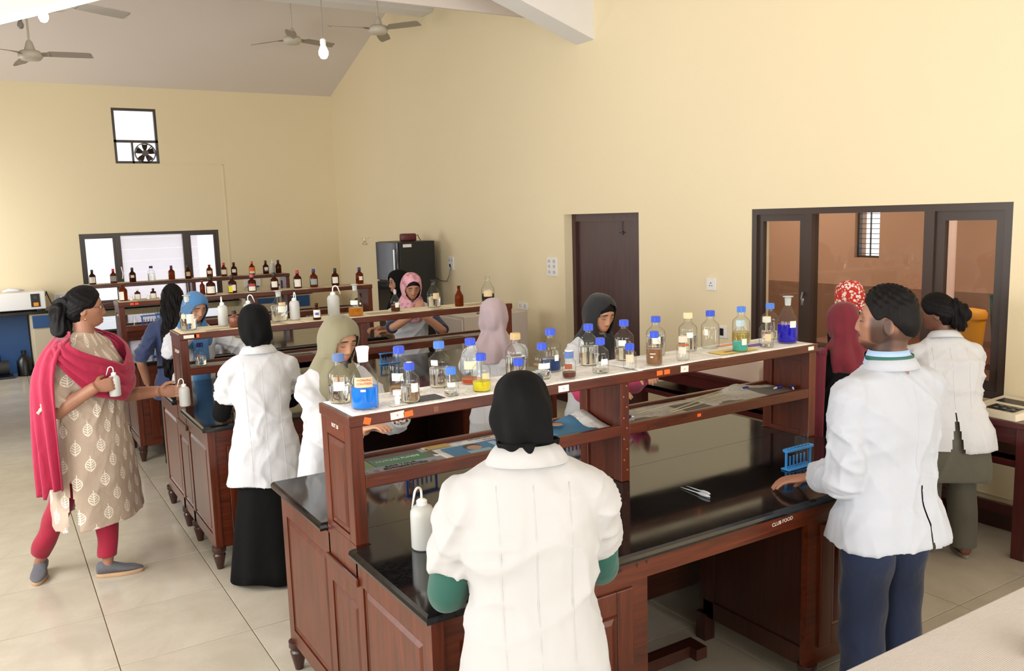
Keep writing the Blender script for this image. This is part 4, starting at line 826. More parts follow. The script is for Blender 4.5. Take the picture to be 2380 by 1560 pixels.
mk = MB().add([(-.13, -.11, .0405), (-.03, -.11, .0485), (-.03, .06, .0485), (-.13, .06, .0405)], [(0, 1, 2, 3)]); mk.build('keypad', M_BLACK, mt); MB().add([(.02, -.11, .0520), (.1, -.11, .0582), (.1, .1, .0582), (.02, .1, .0520)], [(0, 1, 2, 3)]).build('display', M_BLACK, mt)
for a in range(2):
    for b_ in range(3): MB().disc((-.1 + a * .045, -.085 + b_ * .05, .0455 + a * .003), .013, (0, 0, 1), 14, .003).build('button', plain('grey_button', S(90, 92, 92), .5), mt)
wb_ = empty('styrofoam_box', (4.72, 4.42, .751), label='pale cardboard box with white bundle on the table beside window', cat='box'); MB().box(-.16, .16, -.32, .32, 0, .16, b=.004).build('box_body', plain('pale_card', S(206, 184, 168), .7), wb_); MB().tube([(-.1, -.36, .1), (0, -.38, .14), (.1, -.36, .08)], .05, 12).build('bundle', plain('white_bundle', S(224, 218, 200), .8), wb_, True)
# near table with a white cover, bottom right
nt = empty('covered_table', (3.0, .75, 0), label='table under a ribbed white cover at bottom right', cat='table')
def _rib():
    t = NT('ribbed_white_cover'); w_ = t.n('ShaderNodeTexWave'); w_.inputs['Scale'].default_value = 60; w_.bands_direction = 'Y'; w_.inputs['Distortion'].default_value = .6; t.l(t.coord(), w_.inputs[0]); a = t.noise(t.coord(), 5, 4); t.bump(t.math('ADD', t.math('MULTIPLY', w_.outputs[1], .12), a), .01, .35); return t.set(t.mix(t.math('MULTIPLY', a, .5), S(192, 186, 180), S(168, 162, 156)), .6)
M_RIB = _rib(); MB().box(-1.5, 1.6, -.55, .57, .755, .78, b=.004).build('table_cover', M_RIB, nt)
for sx in (-1.4, 1.5):
    for sy in (-.48, .48): MB().box(sx - .03, sx + .03, sy - .03, sy + .03, 0, .755).build('leg', M_DWZ, nt)
du = empty('board_duster', (2.31, 1.09, .781), .45, 'yellow wooden duster with blue felt on the covered table', 'duster'); MB().box(-.065, .065, -.028, .028, 0, .022, b=.008).build('grip', plain('yellow_wood', S(204, 158, 60), .5), du, auto=50)
mb = MB(); [mb.box(-.05, .06, -.018 + k * .007, -.013 + k * .007, .022, .034, b=.0015) for k in range(6)]; mb.build('felt', plain('blue_felt', S(80, 160, 206), .9), du)
wk = empty('white_locker', (4.62, 2.06, 0), label='white steel locker edge at the right picture border', cat='locker'); MB().box(0, .45, -1.2, 0, 0, .48, b=.006).build('locker_body', plain('locker_white', S(214, 206, 194), .5), wk); MB().box(-.012, 0, -.6, -.03, .03, .45, b=.003).build('locker_door', plain('locker_white', S(214, 206, 194), .5), wk)
# back counter with cabinets
M_CAB = plain('beige_laminate', S(196, 184, 160), .5); M_BLUEL = plain('blue_laminate', S(34, 76, 128), .45)
ctp = MB().box(XL, 1.1, 13.18, YB - .013, .845, .885, b=.006).build('granite_worktop', M_GRAN); tag(ctp, 'black worktop along the back wall at the left', 'worktop')
ctp = MB().box(3.3, 4.4, 13.18, YB - .013, .845, .885, b=.006).build('granite_worktop', M_GRAN); tag(ctp, 'black worktop along the back wall at the right', 'worktop')
ctp = MB().box(1.1, 3.3, 13.4, YB - .013, .80, .83, b=.006).build('window_shelf', M_GRAN); tag(ctp, 'black shelf slab under the back window', 'shelf')
def base_cab(x0, x1, label):
    c = empty('base_cabinet', (x0, 13.22, 0), label=label, cat='cabinet', group='beige base cabinets'); w_ = x1 - x0
    MB().box(0, w_, 0, .5, .08, .843).build('cabinet_body', M_CAB, c); MB().box(.02, w_ - .02, .03, .5, 0, .08).build('plinth', M_BLACK, c)
    d_ = MB().box(.03, w_ - .03, -.018, 0, .65, .82, b=.003).build('drawer', M_BLUEL, c); MB().tube([(w_ / 2 - .06, -.018, .735), (w_ / 2 - .06, -.04, .735), (w_ / 2 + .06, -.04, .735), (w_ / 2 + .06, -.018, .735)], .006, 8).build('handle', M_CHROME, d_)
    d_ = MB().box(.03, w_ - .03, -.018, 0, .1, .63, b=.003).build('door', M_CAB, c); MB().box(w_ - .075, w_ - .06, -.035, -.017, .4, .5, b=.003).build('handle', M_CHROME, d_)
base_cab(.44, 1.05, 'beige cabinet with blue drawer by the kurta woman\'s head'); base_cab(3.34, 3.85, 'beige cabinet with blue drawer, left of far right pair'); base_cab(3.87, 4.38, 'beige cabinet with blue drawer, right of far right pair')
kp = MB().box(XL, .42, 13.55, 13.6, 0, .843).build('blue_panel', M_BLUEL); tag(kp, 'blue knee-hole panel under the back worktop at left', 'panel')
ov = empty('white_oven', (.12, 13.30, .886), label='white bench oven with black control panel and orange switch', cat='oven'); MB().box(-.9, .54, 0, .42, .015, .255, b=.012).build('case', M_WHITE, ov); MB().box(.36, .47, -.004, 0, .05, .23).build('control_panel', M_BLACK, ov); MB().box(.39, .45, -.012, -.004, .06, .11, b=.003).build('switch', plain('orange_switch', S(236, 150, 20), .4), ov); MB().tube([(.415, -.004, .18), (.415, -.02, .18)], .02, 16).build('knob', plain('dial', S(60, 60, 62), .4), ov)
for sx in (-.8, .45): MB().box(sx - .03, sx + .03, .05, .35, 0, .015).build('foot', M_BLACK, ov)
MB().tube([(.86, 13.77, 1.0), (.82, 13.7, .93), (.75, 13.66, .93), (.71, 13.64, 1.05), (.69, 13.6, 1.12), (.675, 13.55, 1.06)], .007, 8).build('power_cord', M_BLACK); tag(bpy.data.objects['power_cord.002'], 'black cable hanging beside the white oven', 'cord')
cl = empty('crumpled_cloth', (.28, 13.45, 1.142), label='crumpled white cloth lying on the white oven', cat='cloth'); MB().tube([(-.12, 0, .02), (-.04, .02, .035), (.06, -.02, .03), (.14, .01, .02)], [.015, .04, .038, .012], 12, flat=.6).build('cloth', plain('white_rag', S(220, 218, 222), .9), cl, True)
bc = empty('black_container', (.33, 13.35, 0), label='black plastic container on the floor by blue panel', cat='container'); MB().lathe([(.08, 0), (.1, .01), (.1, .2), (.06, .26), (.03, .29), (.03, .32)], 24).build('container_body', M_BLACK, bc, auto=40); MB().lathe([(.036, .315), (.036, .345), (.001, .345)], 20).build('container_cap', M_BLACK, bc, auto=40)
fm = empty('floor_motor', (-.02, 13.3, 0), label='dark grey motor unit on floor at far left', cat='motor'); MB().box(-.2, .2, -.14, .14, 0, .03).build('base_plate', M_BLACK, fm); MB().tube([(-.16, 0, .14), (.16, 0, .14)], .1, 24).build('motor_body', plain('motor_grey', S(40, 38, 36), .6), fm, auto=40); MB().tube([(.05, 0, .2), (.05, 0, .32)], .02, 12).build('motor_pipe', M_BLACK, fm)
# black chair near the refrigerator
ch = empty('chair', (3.92, 9.45, 0), .6, 'black chair between third bench and refrigerator', 'chair')
M_CHB = plain('chair_black', S(24, 23, 22), .5); MB().box(-.2, .2, -.2, .2, .43, .47, b=.01).build('seat', M_CHB, ch); MB().tube([(-.17, .19, .62), (-.17, .2, .98), (-.12, .2, 1.05), (.12, .2, 1.05), (.17, .2, .98), (.17, .19, .62), (-.17, .19, .62)], .014, 10).build('back_frame', M_CHB, ch, True); MB().box(-.15, .15, .185, .2, .68, .98, b=.004).build('backrest', M_CHB, ch)
for sx in (-1, 1):
    MB().tube([(sx * .17, -.17, 0), (sx * .17, -.17, .43)], .013, 8).build('leg', M_CHB, ch); MB().tube([(sx * .17, .19, 0), (sx * .17, .19, .64)], .013, 8).build('leg', M_CHB, ch)
# things on the back worktop and on far benches
for k, (x, y, z, m_, lb) in enumerate(((3.55, 13.5, .886, M_WHITE, 'white plastic tub on the back worktop, left of two'), (3.95, 13.5, .886, M_WHITE, 'white plastic tub on the back worktop, right of two'))):
    o = empty('plastic_tub', (x, y, z), label=lb, cat='tub', group='tubs on the back worktop'); MB().lathe([(.07, 0), (.09, .1), (.085, .1), (.06, .004)], 20).build('tub_body', m_, o, auto=40); MB().lathe([(.094, .1), (.094, .118), (.001, .12)], 20).build('tub_lid', M_BLUEL, o, auto=40)

# ================================================================== PEOPLE
V = Vector
def fuse(mb, vox, it=4, fac=.5):
    """join overlapping closed solids into one continuous surface"""
    me = mb.mesh('tmp'); o = bpy.data.objects.new('tmp', me); COL.objects.link(o)
    r = o.modifiers.new('r', 'REMESH'); r.mode = 'VOXEL'; r.voxel_size = vox; r.use_smooth_shade = True
    s_ = o.modifiers.new('s', 'SMOOTH'); s_.factor = fac; s_.iterations = it
    dg = bpy.context.evaluated_depsgraph_get(); dg.update(); out = bpy.data.meshes.new_from_object(o.evaluated_get(dg))
    bpy.data.objects.remove(o); bpy.data.meshes.remove(me); return out
def getv(me):
    a = np.empty(len(me.vertices) * 3); me.vertices.foreach_get('co', a); return a.reshape(-1, 3)
def setv(me, a): me.vertices.foreach_set('co', a.ravel()); me.update()
def getn(me):
    a = np.empty(len(me.vertices) * 3); me.vertex_normals.foreach_get('vector', a); return a.reshape(-1, 3)
def G(x, s): return np.exp(-(x / s) ** 2)
def sm(x, a, b): t = np.clip((x - a) / (b - a), 0, 1); return t * t * (3 - 2 * t)
def head_surface(th, ph, male=False, fat=1.0):
    """points on a human head; th azimuth from the face (+y), ph elevation"""
    d = np.stack([np.cos(ph) * np.sin(th), np.cos(ph) * np.cos(th), np.sin(ph)], -1)
    p = d * np.array([.074, .097, .113]); x, y, z = p[..., 0].copy(), p[..., 1].copy(), p[..., 2].copy()
    low = sm(-z, .0, .112)
    x *= fat * (1 - .26 * low + .05 * G(z - .03, .05)); jw = .05 if male else .0; x *= 1 + jw * G(z + .07, .03)
    back = sm(-y, 0, .05); y = np.where(y < 0, y * (1 + .06 * G(z - .03, .06)), y); y += back * .035 * sm(-z, .02, .1)
    front = sm(y, .02, .08)
    y += front * (-.010 * G(z - .075, .05) * 0 + .006 * G(z + .098, .02) * G(x, .03))
    y = np.where(y > .07, .07 + (y - .07) * .72, y)
    lowf = front * sm(-z, .02, .1); y += lowf * .018
    # nose
    prof = np.interp(z, [-.046, -.038, -.031, -.024, .0, .018, .032], [0, .25, .92, 1, .62, .28, 0])
    y += front * .021 * prof * G(x, np.interp(z, [-.035, .02], [.0115, .0085]))
    for s_ in (-1, 1):
        y += front * .007 * G(x - s_ * .0135, .007) * G(z + .031, .007)
        y -= front * .0085 * G(x - s_ * .033, .017) * G(z - .012, .012)
        y += front * .004 * G(x - s_ * .03, .02) * G(z - .034, .009)
        x += s_ * .004 * G(np.abs(x) - .06, .02) * front * G(z + .008, .02) * (np.sign(x) == s_)
    y += front * (.0075 * G(z + .0605, .006) * G(x, .021) + .008 * G(z + .0745, .0065) * G(x, .019) - .004 * G(z + .0675, .0025) * G(x, .024) - .003 * G(z + .086, .006) * G(x, .03))
    y += front * .007 * G(z + .102, .012) * G(x, .018)
    return np.stack([x, y, z], -1)
def head_grid(nth=72, nph=52, **k):
    u = np.linspace(-1, 1, nth, endpoint=False); th = pi * (u - .32 * np.sin(pi * u) / pi * 1.0); ph = np.linspace(-pi / 2 + .04, pi / 2 - .04, nph)
    T, P_ = np.meshgrid(th, ph); return T, P_, head_surface(T, P_, **k)
def hand(mb, wrist, fwd, palm, side, curl=.5, spread=.12, s=1.0, thumb=.6):
    """palm with five separate fingers; side=+1: thumb towards +x of the hand frame"""
    f = V(fwd).normalized(); n = V(palm); n = (n - f * n.dot(f)).normalized(); x = f.cross(-n) * 1.0
    x = x * side
    W = lambda a, b, c: V(wrist) + (x * a + f * b - n * c) * s        # a across (thumb side +), b along, c away from palm
    rings = []
    for (b, wd, t, off) in ((-.02, .021, .017, 0), (.0, .023, .016, 0), (.025, .031, .0145, .001), (.055, .038, .0135, 0), (.082, .039, .011, 0), (.092, .034, .007, 0)):
        rings.append([W(off + wd * math.cos(2 * pi * j / 16), b, t * math.sin(2 * pi * j / 16)) for j in range(16)])
    mb.loft(rings)
    for q, (a, L, r) in enumerate(((.028, .068, .0085), (.0095, .077, .0088), (-.0095, .071, .0083), (-.027, .056, .0072))):
        pts = [(a * .85, .065, 0)]; p = V((a, .088, 0)); pts.append(tuple(p)); ang = -.05; sp = spread * (1.5 - q) * .5
        for k, fr in enumerate((.45, .3, .25)):
            ang += curl * (.75, .95, .6)[k]; p = p + V((math.sin(sp) * math.cos(ang), math.cos(sp) * math.cos(ang), -math.sin(ang))) * (L * fr); pts.append(tuple(p))
        mb.tube([W(*t) for t in pts], [r * 1.0 * s, r * 1.06 * s, r * .98 * s, r * .9 * s, r * .7 * s], 10)
    p0 = V((.022, .018, -.004)); d1 = V((.75, .62, -.25 - .3 * thumb)).normalized(); d2 = V((.45 - .4 * thumb, .8, -.3 - .5 * thumb)).normalized()
    p1 = p0 + d1 * .034; p2 = p1 + d2 * .03; p3 = p2 + d2 * .022
    mb.tube([W(*t) for t in (p0, p1, p2, p3)], [.014 * s, .011 * s, .0095 * s, .007 * s], 10)
def ik(a, c, l1, l2, pole):
    a, c = V(a), V(c); d = c - a; L = min(d.length, (l1 + l2) * .995); dn = d.normalized(); k = (l1 * l1 - l2 * l2 + L * L) / (2 * L); h = math.sqrt(max(l1 * l1 - k * k, 1e-6))
    p = V(pole); p = (p - dn * p.dot(dn)).normalized(); return a + dn * k + p * h, a + dn * L
def bez(pts, n=14):
    P_ = [V(p) for p in pts]; out = []
    for i in range(len(P_) - 1):
        p0, p1, p2, p3 = P_[max(i - 1, 0)], P_[i], P_[i + 1], P_[min(i + 2, len(P_) - 1)]; m = max(2, n // (len(P_) - 1))
        for k in range(m):
            t = k / m; out.append(.5 * ((2 * p1) + (p2 - p0) * t + (2 * p0 - 5 * p1 + 4 * p2 - p3) * t * t + (3 * p1 - p0 - 3 * p2 + p3) * t ** 3))
    out.append(P_[-1]); return out
def folds(a, seed, amp, kz=3, k=26):
    r = np.random.RandomState(seed); o = np.zeros(len(a))
    for i in range(5):
        d = r.normal(size=2); d /= np.linalg.norm(d); kk = k * (.6 + .9 * r.rand()); o += np.sin(kk * (a[:, 0] * d[0] + a[:, 1] * d[1]) + kz * (r.rand() - .5) * 6 * a[:, 2] + r.rand() * 6) * (.5 + r.rand() * .5)
    return o * amp / 2.5
def ridges(p, seed, k, aniso, warp=.8):
    r = np.random.RandomState(seed); o = np.zeros(len(p))
    for i in range(3):
        d = r.normal(size=3) * np.array(aniso); d /= np.linalg.norm(d); e = r.normal(size=3); kk = k * (.7 + .6 * r.rand())
        ph = kk * (p @ d) + warp * np.sin(kk * .45 * (p @ e) + r.rand() * 6) + r.rand() * 6; gate = .5 + .5 * np.sin(kk * .3 * (p @ r.normal(size=3)) + r.rand() * 6)
        o += ((1 - np.abs(np.sin(ph))) ** 2.2 - .28) * gate
    return o
def m_skin(name, lipmix=.5):
    t = NT(name); at = t.n('ShaderNodeAttribute'); at.attribute_name = 'tint'; co = t.coord(); a = t.noise(co, 60, 3); c = t.mix(t.math('MULTIPLY', a, .22), at.outputs[0], (.2, .07, .04)); t.bump(t.noise(co, 400, 2), .0008, .25)
    return t.set(c, .5, Subsurface_Weight=.08, Subsurface_Scale=.01)
M_SKIN = m_skin('skin')
def m_hair():
    t = NT('black_hair'); a = t.noise(t.coord((90, 90, 9)), 2, 3, .6, .5); c = t.ramp(a, [(.3, S(7, 6, 7)), (.85, S(24, 20, 20))]); t.bump(a, .003, .5); return t.set(c, .55, Specular_IOR_Level=.12)
M_HAIR = m_hair()
M_EYE = plain('eye_white', S(226, 220, 212), .25); M_IRIS = plain('dark_iris', S(24, 14, 10), .15); M_BROW = plain('brow_hair', S(18, 13, 12), .8)

def person(label, pos, rz, H, skin, lean=0, head=(0, 0, 0), arms=(None, None), coat=None, under=None, low=None, scarf=None, hair=None, vox=.007, fat=1.0, male=False, eyes='down', shoes=None, sw=None, seed=0, feet=None, tl=1.0, zoff=0, hk=1.0, wfeet=None, neck=1.0):
    """arms: (left, right), each dict(w=world wrist, pole=local elbow direction, fwd, palm (world directions), curl)"""
    root = empty('person', (pos[0], pos[1], zoff), rz, label, 'person'); Rz = Matrix.Rotation(rz, 4, 'Z'); inv = (Matrix.Translation((pos[0], pos[1], zoff)) @ Rz).inverted(); Ri = Rz.inverted().to_3x3()
    s = H / 1.62; hs = (H / 1.65) ** .6 * (1.04 if male else 1.0) * hk; sw = sw or (.205 if male else .172) * s
    hip = V((0, -.0, .53 * H)); Lt = .31 * H * tl; up = V((0, math.sin(lean), math.cos(lean))); fw = V((0, math.cos(lean), -math.sin(lean))); NB = hip + up * Lt
    hm = Matrix.Rotation(head[1], 4, 'Z') @ Matrix.Rotation(-head[0], 4, 'X') @ Matrix.Rotation(head[2], 4, 'Y'); hup = hm.to_3x3() @ V((0, 0, 1)); hfw = hm.to_3x3() @ V((0, 1, 0))
    nd = (up * .55 + hup * .45).normalized(); HC = NB + nd * (.034 * H * neck) + hup * (.048 * H) + hfw * .012
    MH = Matrix.Translation(HC) @ hm @ Matrix.Scale(hs, 4); MT = Matrix.Translation(NB) @ Matrix((V((1, 0, 0)), fw, up)).transposed().to_4x4()
    def tor(d):   # point on the body axis, d metres below the neck base
        return NB - up * d if d <= Lt else hip - V((0, 0, 1)) * (d - Lt)
    def axes(d): return (V((1, 0, 0)), fw if d <= Lt - .05 else V((0, 1, 0)) if d >= Lt + .05 else (fw.lerp(V((0, 1, 0)), (d - Lt + .05) / .1)).normalized())
    def tring(d, wd, df, db, n=40, pw=2.2, yo=0):
        c = tor(d); ax, ay = axes(d); out = []
        for j in range(n):
            t = 2 * pi * j / n; cx, sy = math.cos(t), math.sin(t); e = 2 / pw; out.append(c + ax * (wd * math.copysign(abs(cx) ** e, cx)) + ay * ((df if sy > 0 else db) * math.copysign(abs(sy) ** e, sy) + yo))
        return out
    # ---------------- body: one continuous surface
    mb = MB(); T, P_, hp = head_grid(male=male); nph, nth = T.shape
    rings = [[tuple(MH @ V(hp[i, j])) for j in range(nth)] for i in range(nph)]; mb.loft(rings)
    for sd in (-1, 1):   # ears
        mb.loft([[tuple(MH @ V((sd * (.069 + a), -.008 + .018 * q * math.cos(2 * pi * j / 14) - a * .6, -.006 + .031 * q * math.sin(2 * pi * j / 14) + .004 * math.cos(2 * pi * j / 14)))) for j in range(14)] for a, q in ((-.006, .7), (.004, .85), (.010, 1.0), (.014, .9), (.013, .5))])
    nr = (.058 if male else .05) * s
    mb.tube([tor(.06), tor(.0), NB + nd * .03 + fw * .004, HC - hup * .05 - hfw * .012], [nr * 1.5, nr * 1.12, nr, nr * 1.02], 20)
    mb.loft([tring(d, w_ * fat, f_ * fat, b_ * fat, 24) for d, w_, f_, b_ in ((.0, nr, nr * .9, nr * .9), (.03, .08 * s, .052 * s, .055 * s), (.07, sw * .8, .065 * s, .065 * s), (.2, sw * .8, .085 * s, .08 * s), (Lt * .7, .12 * s, .09 * s, .085 * s), (Lt, .15 * s, .1 * s, .1 * s), (Lt + .08, .14 * s, .09 * s, .1 * s))])
    ft = feet or ((-.1 * s, 0, 0), (.1 * s, 0, 0))
    if wfeet: ft = [(*(inv @ V((q[0], q[1], 0)))[:2], q[2] - rz) for q in wfeet]
    legs = []
    for k, (fx, fy, fa) in enumerate(ft):
        sd = -1 if k == 0 else 1; hp_ = hip + V((sd * .08 * s, 0, -.02)); an = V((fx, fy, .085)); kn = (hp_ + an) / 2 + V((0, .02, .01)); legs.append((hp_, kn, an, fa))
        if low and low.get('bare'): mb.tube(bez([hp_, kn, an, an - V((0, 0, .03))], 12), [.06 * s] * 4 + [.036 * s] * 4 + [.028 * s] * 4 + [.034 * s], 14)
    A = []
    for k, arm in enumerate(arms):
        sd = -1 if k == 0 else 1; sh = NB - up * (.116 * s) + V((sd * sw * .90, 0, 0)) + fw * .0
        if arm is None: A.append(None); continue
        wt = inv @ V(arm['w']); el, wr = ik(sh, wt, .178 * H, .15 * H, arm.get('pole', (sd * .5, -.6, -.7))); A.append((sh, el, wr, arm)); th = (1.15 if male else 1.0) * s * arm.get('thick', 1)
        path = bez([sh - V((sd * .05, 0, -.02)), sh, (sh + el) / 2, el, (el + wr) / 2, wr, wr + (wr - el).normalized() * .015], 24); n = len(path); mb.tube(path, [np.interp(i / (n - 1), [0, .16, .5, .66, 1], [.05, .047, .037, .038, .024]) * th for i in range(n)], 14)
        fwd = Ri @ V(arm['fwd']) if 'fwd' in arm else (wr - el).normalized(); palm = Ri @ V(arm['palm']) if 'palm' in arm else V((0, 0, -1)); hand(mb, wr, fwd, palm, -sd * -1 if False else (1 if sd < 0 else -1), arm.get('curl', .5), s=s * .97 * (1.08 if male else 1), thumb=arm.get('thumb', .6))
    me = fuse(mb, vox if vox > .0045 else .0042, 2, .4); body = link('body', me, M_SKIN, root, True)
    a = getv(me); MHi = np.array(MH.inverted()); h = a @ MHi[:3, :3].T + MHi[:3, 3]; col = np.tile(np.array(skin), (len(a), 1))
    fr = (h[:, 1] > .05) & (np.abs(h[:, 0]) < .06) & (np.abs(h[:, 2]) < .13)
    lip = fr * np.clip(G(h[:, 0], .024) * (G(h[:, 2] + .061, .0055) + G(h[:, 2] + .0745, .0065)) * 1.3, 0, 1); lipc = np.array(skin) * np.array([.95, .55, .55]); col = col + (lipc - col) * lip[:, None] * .8
    eyz = fr * np.clip(sum(G(h[:, 0] - q * .033, .02) * G(h[:, 2] - .012, .013) for q in (-1, 1)), 0, 1); col *= (1 - .25 * eyz)[:, None]
    near = (np.abs(h) < .14).all(1)
    if male:
        ax_ = np.abs(h[:, 0]); yv, zv = h[:, 1], h[:, 2]; side = sm(ax_, .04, .05) * sm(yv, -.035, -.015) * (1 - sm(yv, .04, .06)) * (1 - sm(zv, .015, .035)); jaw = sm(-zv, .055, .075) * sm(yv, -.04, -.01); mou = G(zv + .049, .006) * G(h[:, 0], .028) * (yv > .05)
        bd = near * np.clip(np.maximum(np.maximum(side, jaw), mou) * (1 - G(h[:, 0], .022) * G(zv + .068, .011)), 0, 1) * (1 - sm(-zv, .112, .128)); col = col + (np.array(S(26, 19, 16)) - col) * (bd * .88)[:, None]
        nape = near * (1 - sm(yv, -.01, .012)) * sm(zv, -.115, -.07) * (1 - G(ax_ - .078, .012) * (yv > -.045) * G(zv + .006, .035)); col = col + (np.array(S(30, 22, 19)) - col) * (np.clip(nape, 0, 1) * .82)[:, None]
    ca = me.color_attributes.new('tint', 'FLOAT_COLOR', 'POINT'); ca.data.foreach_set('color', np.concatenate([col, np.ones((len(col), 1))], 1).ravel().astype(np.float32))
    # ---------------- face details
    if eyes:
        for sd in (-1, 1):
            e = V((sd * .0325, .0735, .011))
            if eyes == 'open':
                eb = MB().lathe([(.012 * math.sin(pi * k / 10) + 1e-5, -.012 * math.cos(pi * k / 10)) for k in range(11)], 16); eb.xf(MH @ Matrix.Translation(e) @ Matrix.Diagonal((1.2, .9, .62, 1))); eo = eb.build('eye', M_EYE, root, True)
                ib = MB().lathe([(.0058 * math.sin(pi * k / 8) + 1e-5, -.0058 * math.cos(pi * k / 8)) for k in range(9)], 14); ib.xf(MH @ Matrix.Translation(e + V((0, .0078, 0)))); ib.build('iris', M_IRIS, eo, True)
            zl = .0165 if eyes == 'open' else .0045
            pts = [MH @ V((sd * (.0325 + q * .0145), .0865 - .004 * q * q - (.003 if q * 1 > 0 else 0) * q - .0 , zl - .004 * (q * q if eyes == 'open' else -q * q * .6))) for q in (-1, -.5, 0, .5, 1)]; MB().tube(pts, [.0006, .0012, .0014, .0013, .0006], 6).build('eyelashes', M_BROW, root, True)
            pts = [MH @ V((sd * (.031 + q * .019), .0905 - .0045 * (q + .4) ** 2, .032 + .0035 * (1 - q * q) - .002 * q)) for q in (-1, -.5, 0, .5, 1)]; MB().tube(pts, [.0014, .0026, .0027, .0022, .0008], 6).build('eyebrow', M_BROW, root, True)
    # ---------------- clothes
    def sleeve_path(Ak, f): 
        sh, el, wr, arm = Ak; sd = -1 if sh.x < 0 else 1; full = bez([sh - V((sd * .08, 0, -.025)), sh, (sh + el) / 2, el, (el + wr) / 2, wr], 30); n = max(4, int(len(full) * f)); return full[:n], full
    for k, Ak in enumerate(A):
        if Ak and under and under.get('sleeve'):
            pth, full = sleeve_path(Ak, under.get('to', .97)); n0 = int(under.get('from', .36) * len(full)); pth = pth[n0:]; n = len(pth); m_ = MB().tube(pth, [np.interp((i + n0) / (len(full) - 1), [0, .2, .5, .64, 1], [.05, .05, .05, .05, .036]) * s * under.get('loose', 1.0) for i in range(n)], 18)
            me = fuse(m_, .008, 2); a = getv(me); setv(me, a + getn(me) * folds(a, seed + k, .003, 14, 60)[:, None]); link('sleeve', me, under['sleeve'], root, True)
    def garment(spec, name, seed):
        hem = spec['hem']; dh = Lt + hip.z - hem; F_ = fat * spec.get('fit', 1.0); mb = MB(); fl = spec.get('flare', 1.0)
        wz = spec.get('waist', .15)
        L_ = [(-.018, .052 * s, .05 * s, .055 * s), (.004, .075 * s, .058 * s, .062 * s), (.028, .125 * s, .07 * s, .075 * s), (.05, sw * .93, .082 * s, .085 * s), (.09, sw * 1.0, .1 * s, .098 * s), (.17, sw * 1.0 * F_, .122 * s * F_, .108 * s * F_), (.25, sw * .98 * F_, .13 * s * F_, .108 * s * F_), (Lt * .72, wz * s * F_, .115 * s * F_, .1 * s * F_), (Lt, .178 * s * F_ * fl, .122 * s * F_, .122 * s * F_)]
        L_ = [q for q in L_ if spec.get('d0', -1) <= q[0] < dh - .02]; d0 = max(Lt, L_[-1][0])
        for q in (.33, .66, 1.0):
            if dh > d0 + .05: L_.append((d0 + (dh - d0) * q, (.19 + .03 * q) * s * F_ * fl, (.13 + .028 * q) * s * F_ * fl, (.13 + .03 * q) * s * F_ * fl))
        mb.loft([tring(*q, n=44) for q in L_])
        for k, Ak in enumerate(A):
            if Ak and spec.get('sleeve', 0) > 0:
                pth, full = sleeve_path(Ak, spec['sleeve']); n = len(pth); rr = spec.get('sr', (.05, .062, .06, .056, .047)); e_ = spec.get('cuff', 1.0)
                mb.tube(pth, [np.interp(i / (len(full) - 1), [0, .2, .5, .66, 1], rr) * s * (1 + (e_ - 1) * (i / (n - 1)) ** 2) for i in range(n)], 22)
        me = fuse(mb, spec.get('vox', max(.008, vox * 1.25)), 5, .5); a = getv(me); nn = getn(me)
        dz = np.clip((hip.z + .12 - a[:, 2]) / .4, 0, 1); disp = folds(a, seed, .014 * spec.get('fold', 1), 1.2, 20) * dz + folds(a, seed + 3, .002, 16, 34)
        wrk = spec.get('wr', 1.7); ws = G(a[:, 2] - (hip.z + .16), .16); slv = sm(np.abs(a[:, 0]), sw * .85, sw * 1.15) * (a[:, 2] > hip.z + .05)
        disp = disp + wrk * (.0075 * ws * ridges(a, seed + 21, 26, (.5, .5, 1.0)) + .006 * dz * ridges(a, seed + 22, 17, (1, 1, .25)) + .0075 * slv * ridges(a, seed + 23, 34, (.4, .7, 1)) + .0045 * (1 - dz) * (1 - slv) * ridges(a, seed + 24, 22, (1, .6, .6)))
        a = a + nn * disp[:, None]; setv(me, a)
        # open the hem underneath, cut the vent
        bm = bmesh.new(); bm.from_mesh(me); kill = []
        vent = spec.get('vent')
        for f in bm.faces:
            c = f.calc_center_median()
            if c.z < hem + .02 and f.normal.z < -.6: kill.append(f)
            elif spec.get('slit') and c.z < spec['slit'][1] and c.x * spec['slit'][0] > .06 and abs(c.y - spec['slit'][3]) < spec['slit'][2] * (spec['slit'][1] - c.z): kill.append(f)
            elif vent and c.z < vent[1] and abs(c.x - vent[0]) < vent[2] * (vent[1] - c.z) + .001 and c.y < -.02: kill.append(f)
        bmesh.ops.delete(bm, geom=kill, context='FACES'); bm.to_mesh(me); bm.free()
        o = link(name, me, spec['m'], root, True)
        if spec.get('uv'):
            at = me.attributes.new('clothuv', 'FLOAT_VECTOR', 'POINT'); a = getv(me); uv = np.stack([np.arctan2(a[:, 0], a[:, 1]) * .19, a[:, 2], np.zeros(len(a))], 1); at.data.foreach_set('vector', uv.ravel().astype(np.float32))
        if spec.get('collar'):
            mb = MB(); n = 40; rr = []
            for (r_, z, fl_) in ((.058, -.02, 0), (.059, .006, 0), (.062, .02, 0), (.067, .021, .002), (.08, .005, .006), (.096, -.024, .01), (.093, -.027, .01), (.076, .0, .004)):
                row = []
                for j in range(n + 1):
                    t = math.radians(38 + (360 - 76) * j / n); row.append(MT @ V((math.sin(t) * r_ * 1.12 * s, math.cos(t) * r_ * s - .004, (z - .03 * max(0, math.cos(t)) ** 2) * s)))
                rr.append(row)
            mb.loft(rr, False, closed=False); c_ = mb.build('collar', spec['m'], o, True); mo = c_.modifiers.new('t', 'SOLIDIFY'); mo.thickness = .002
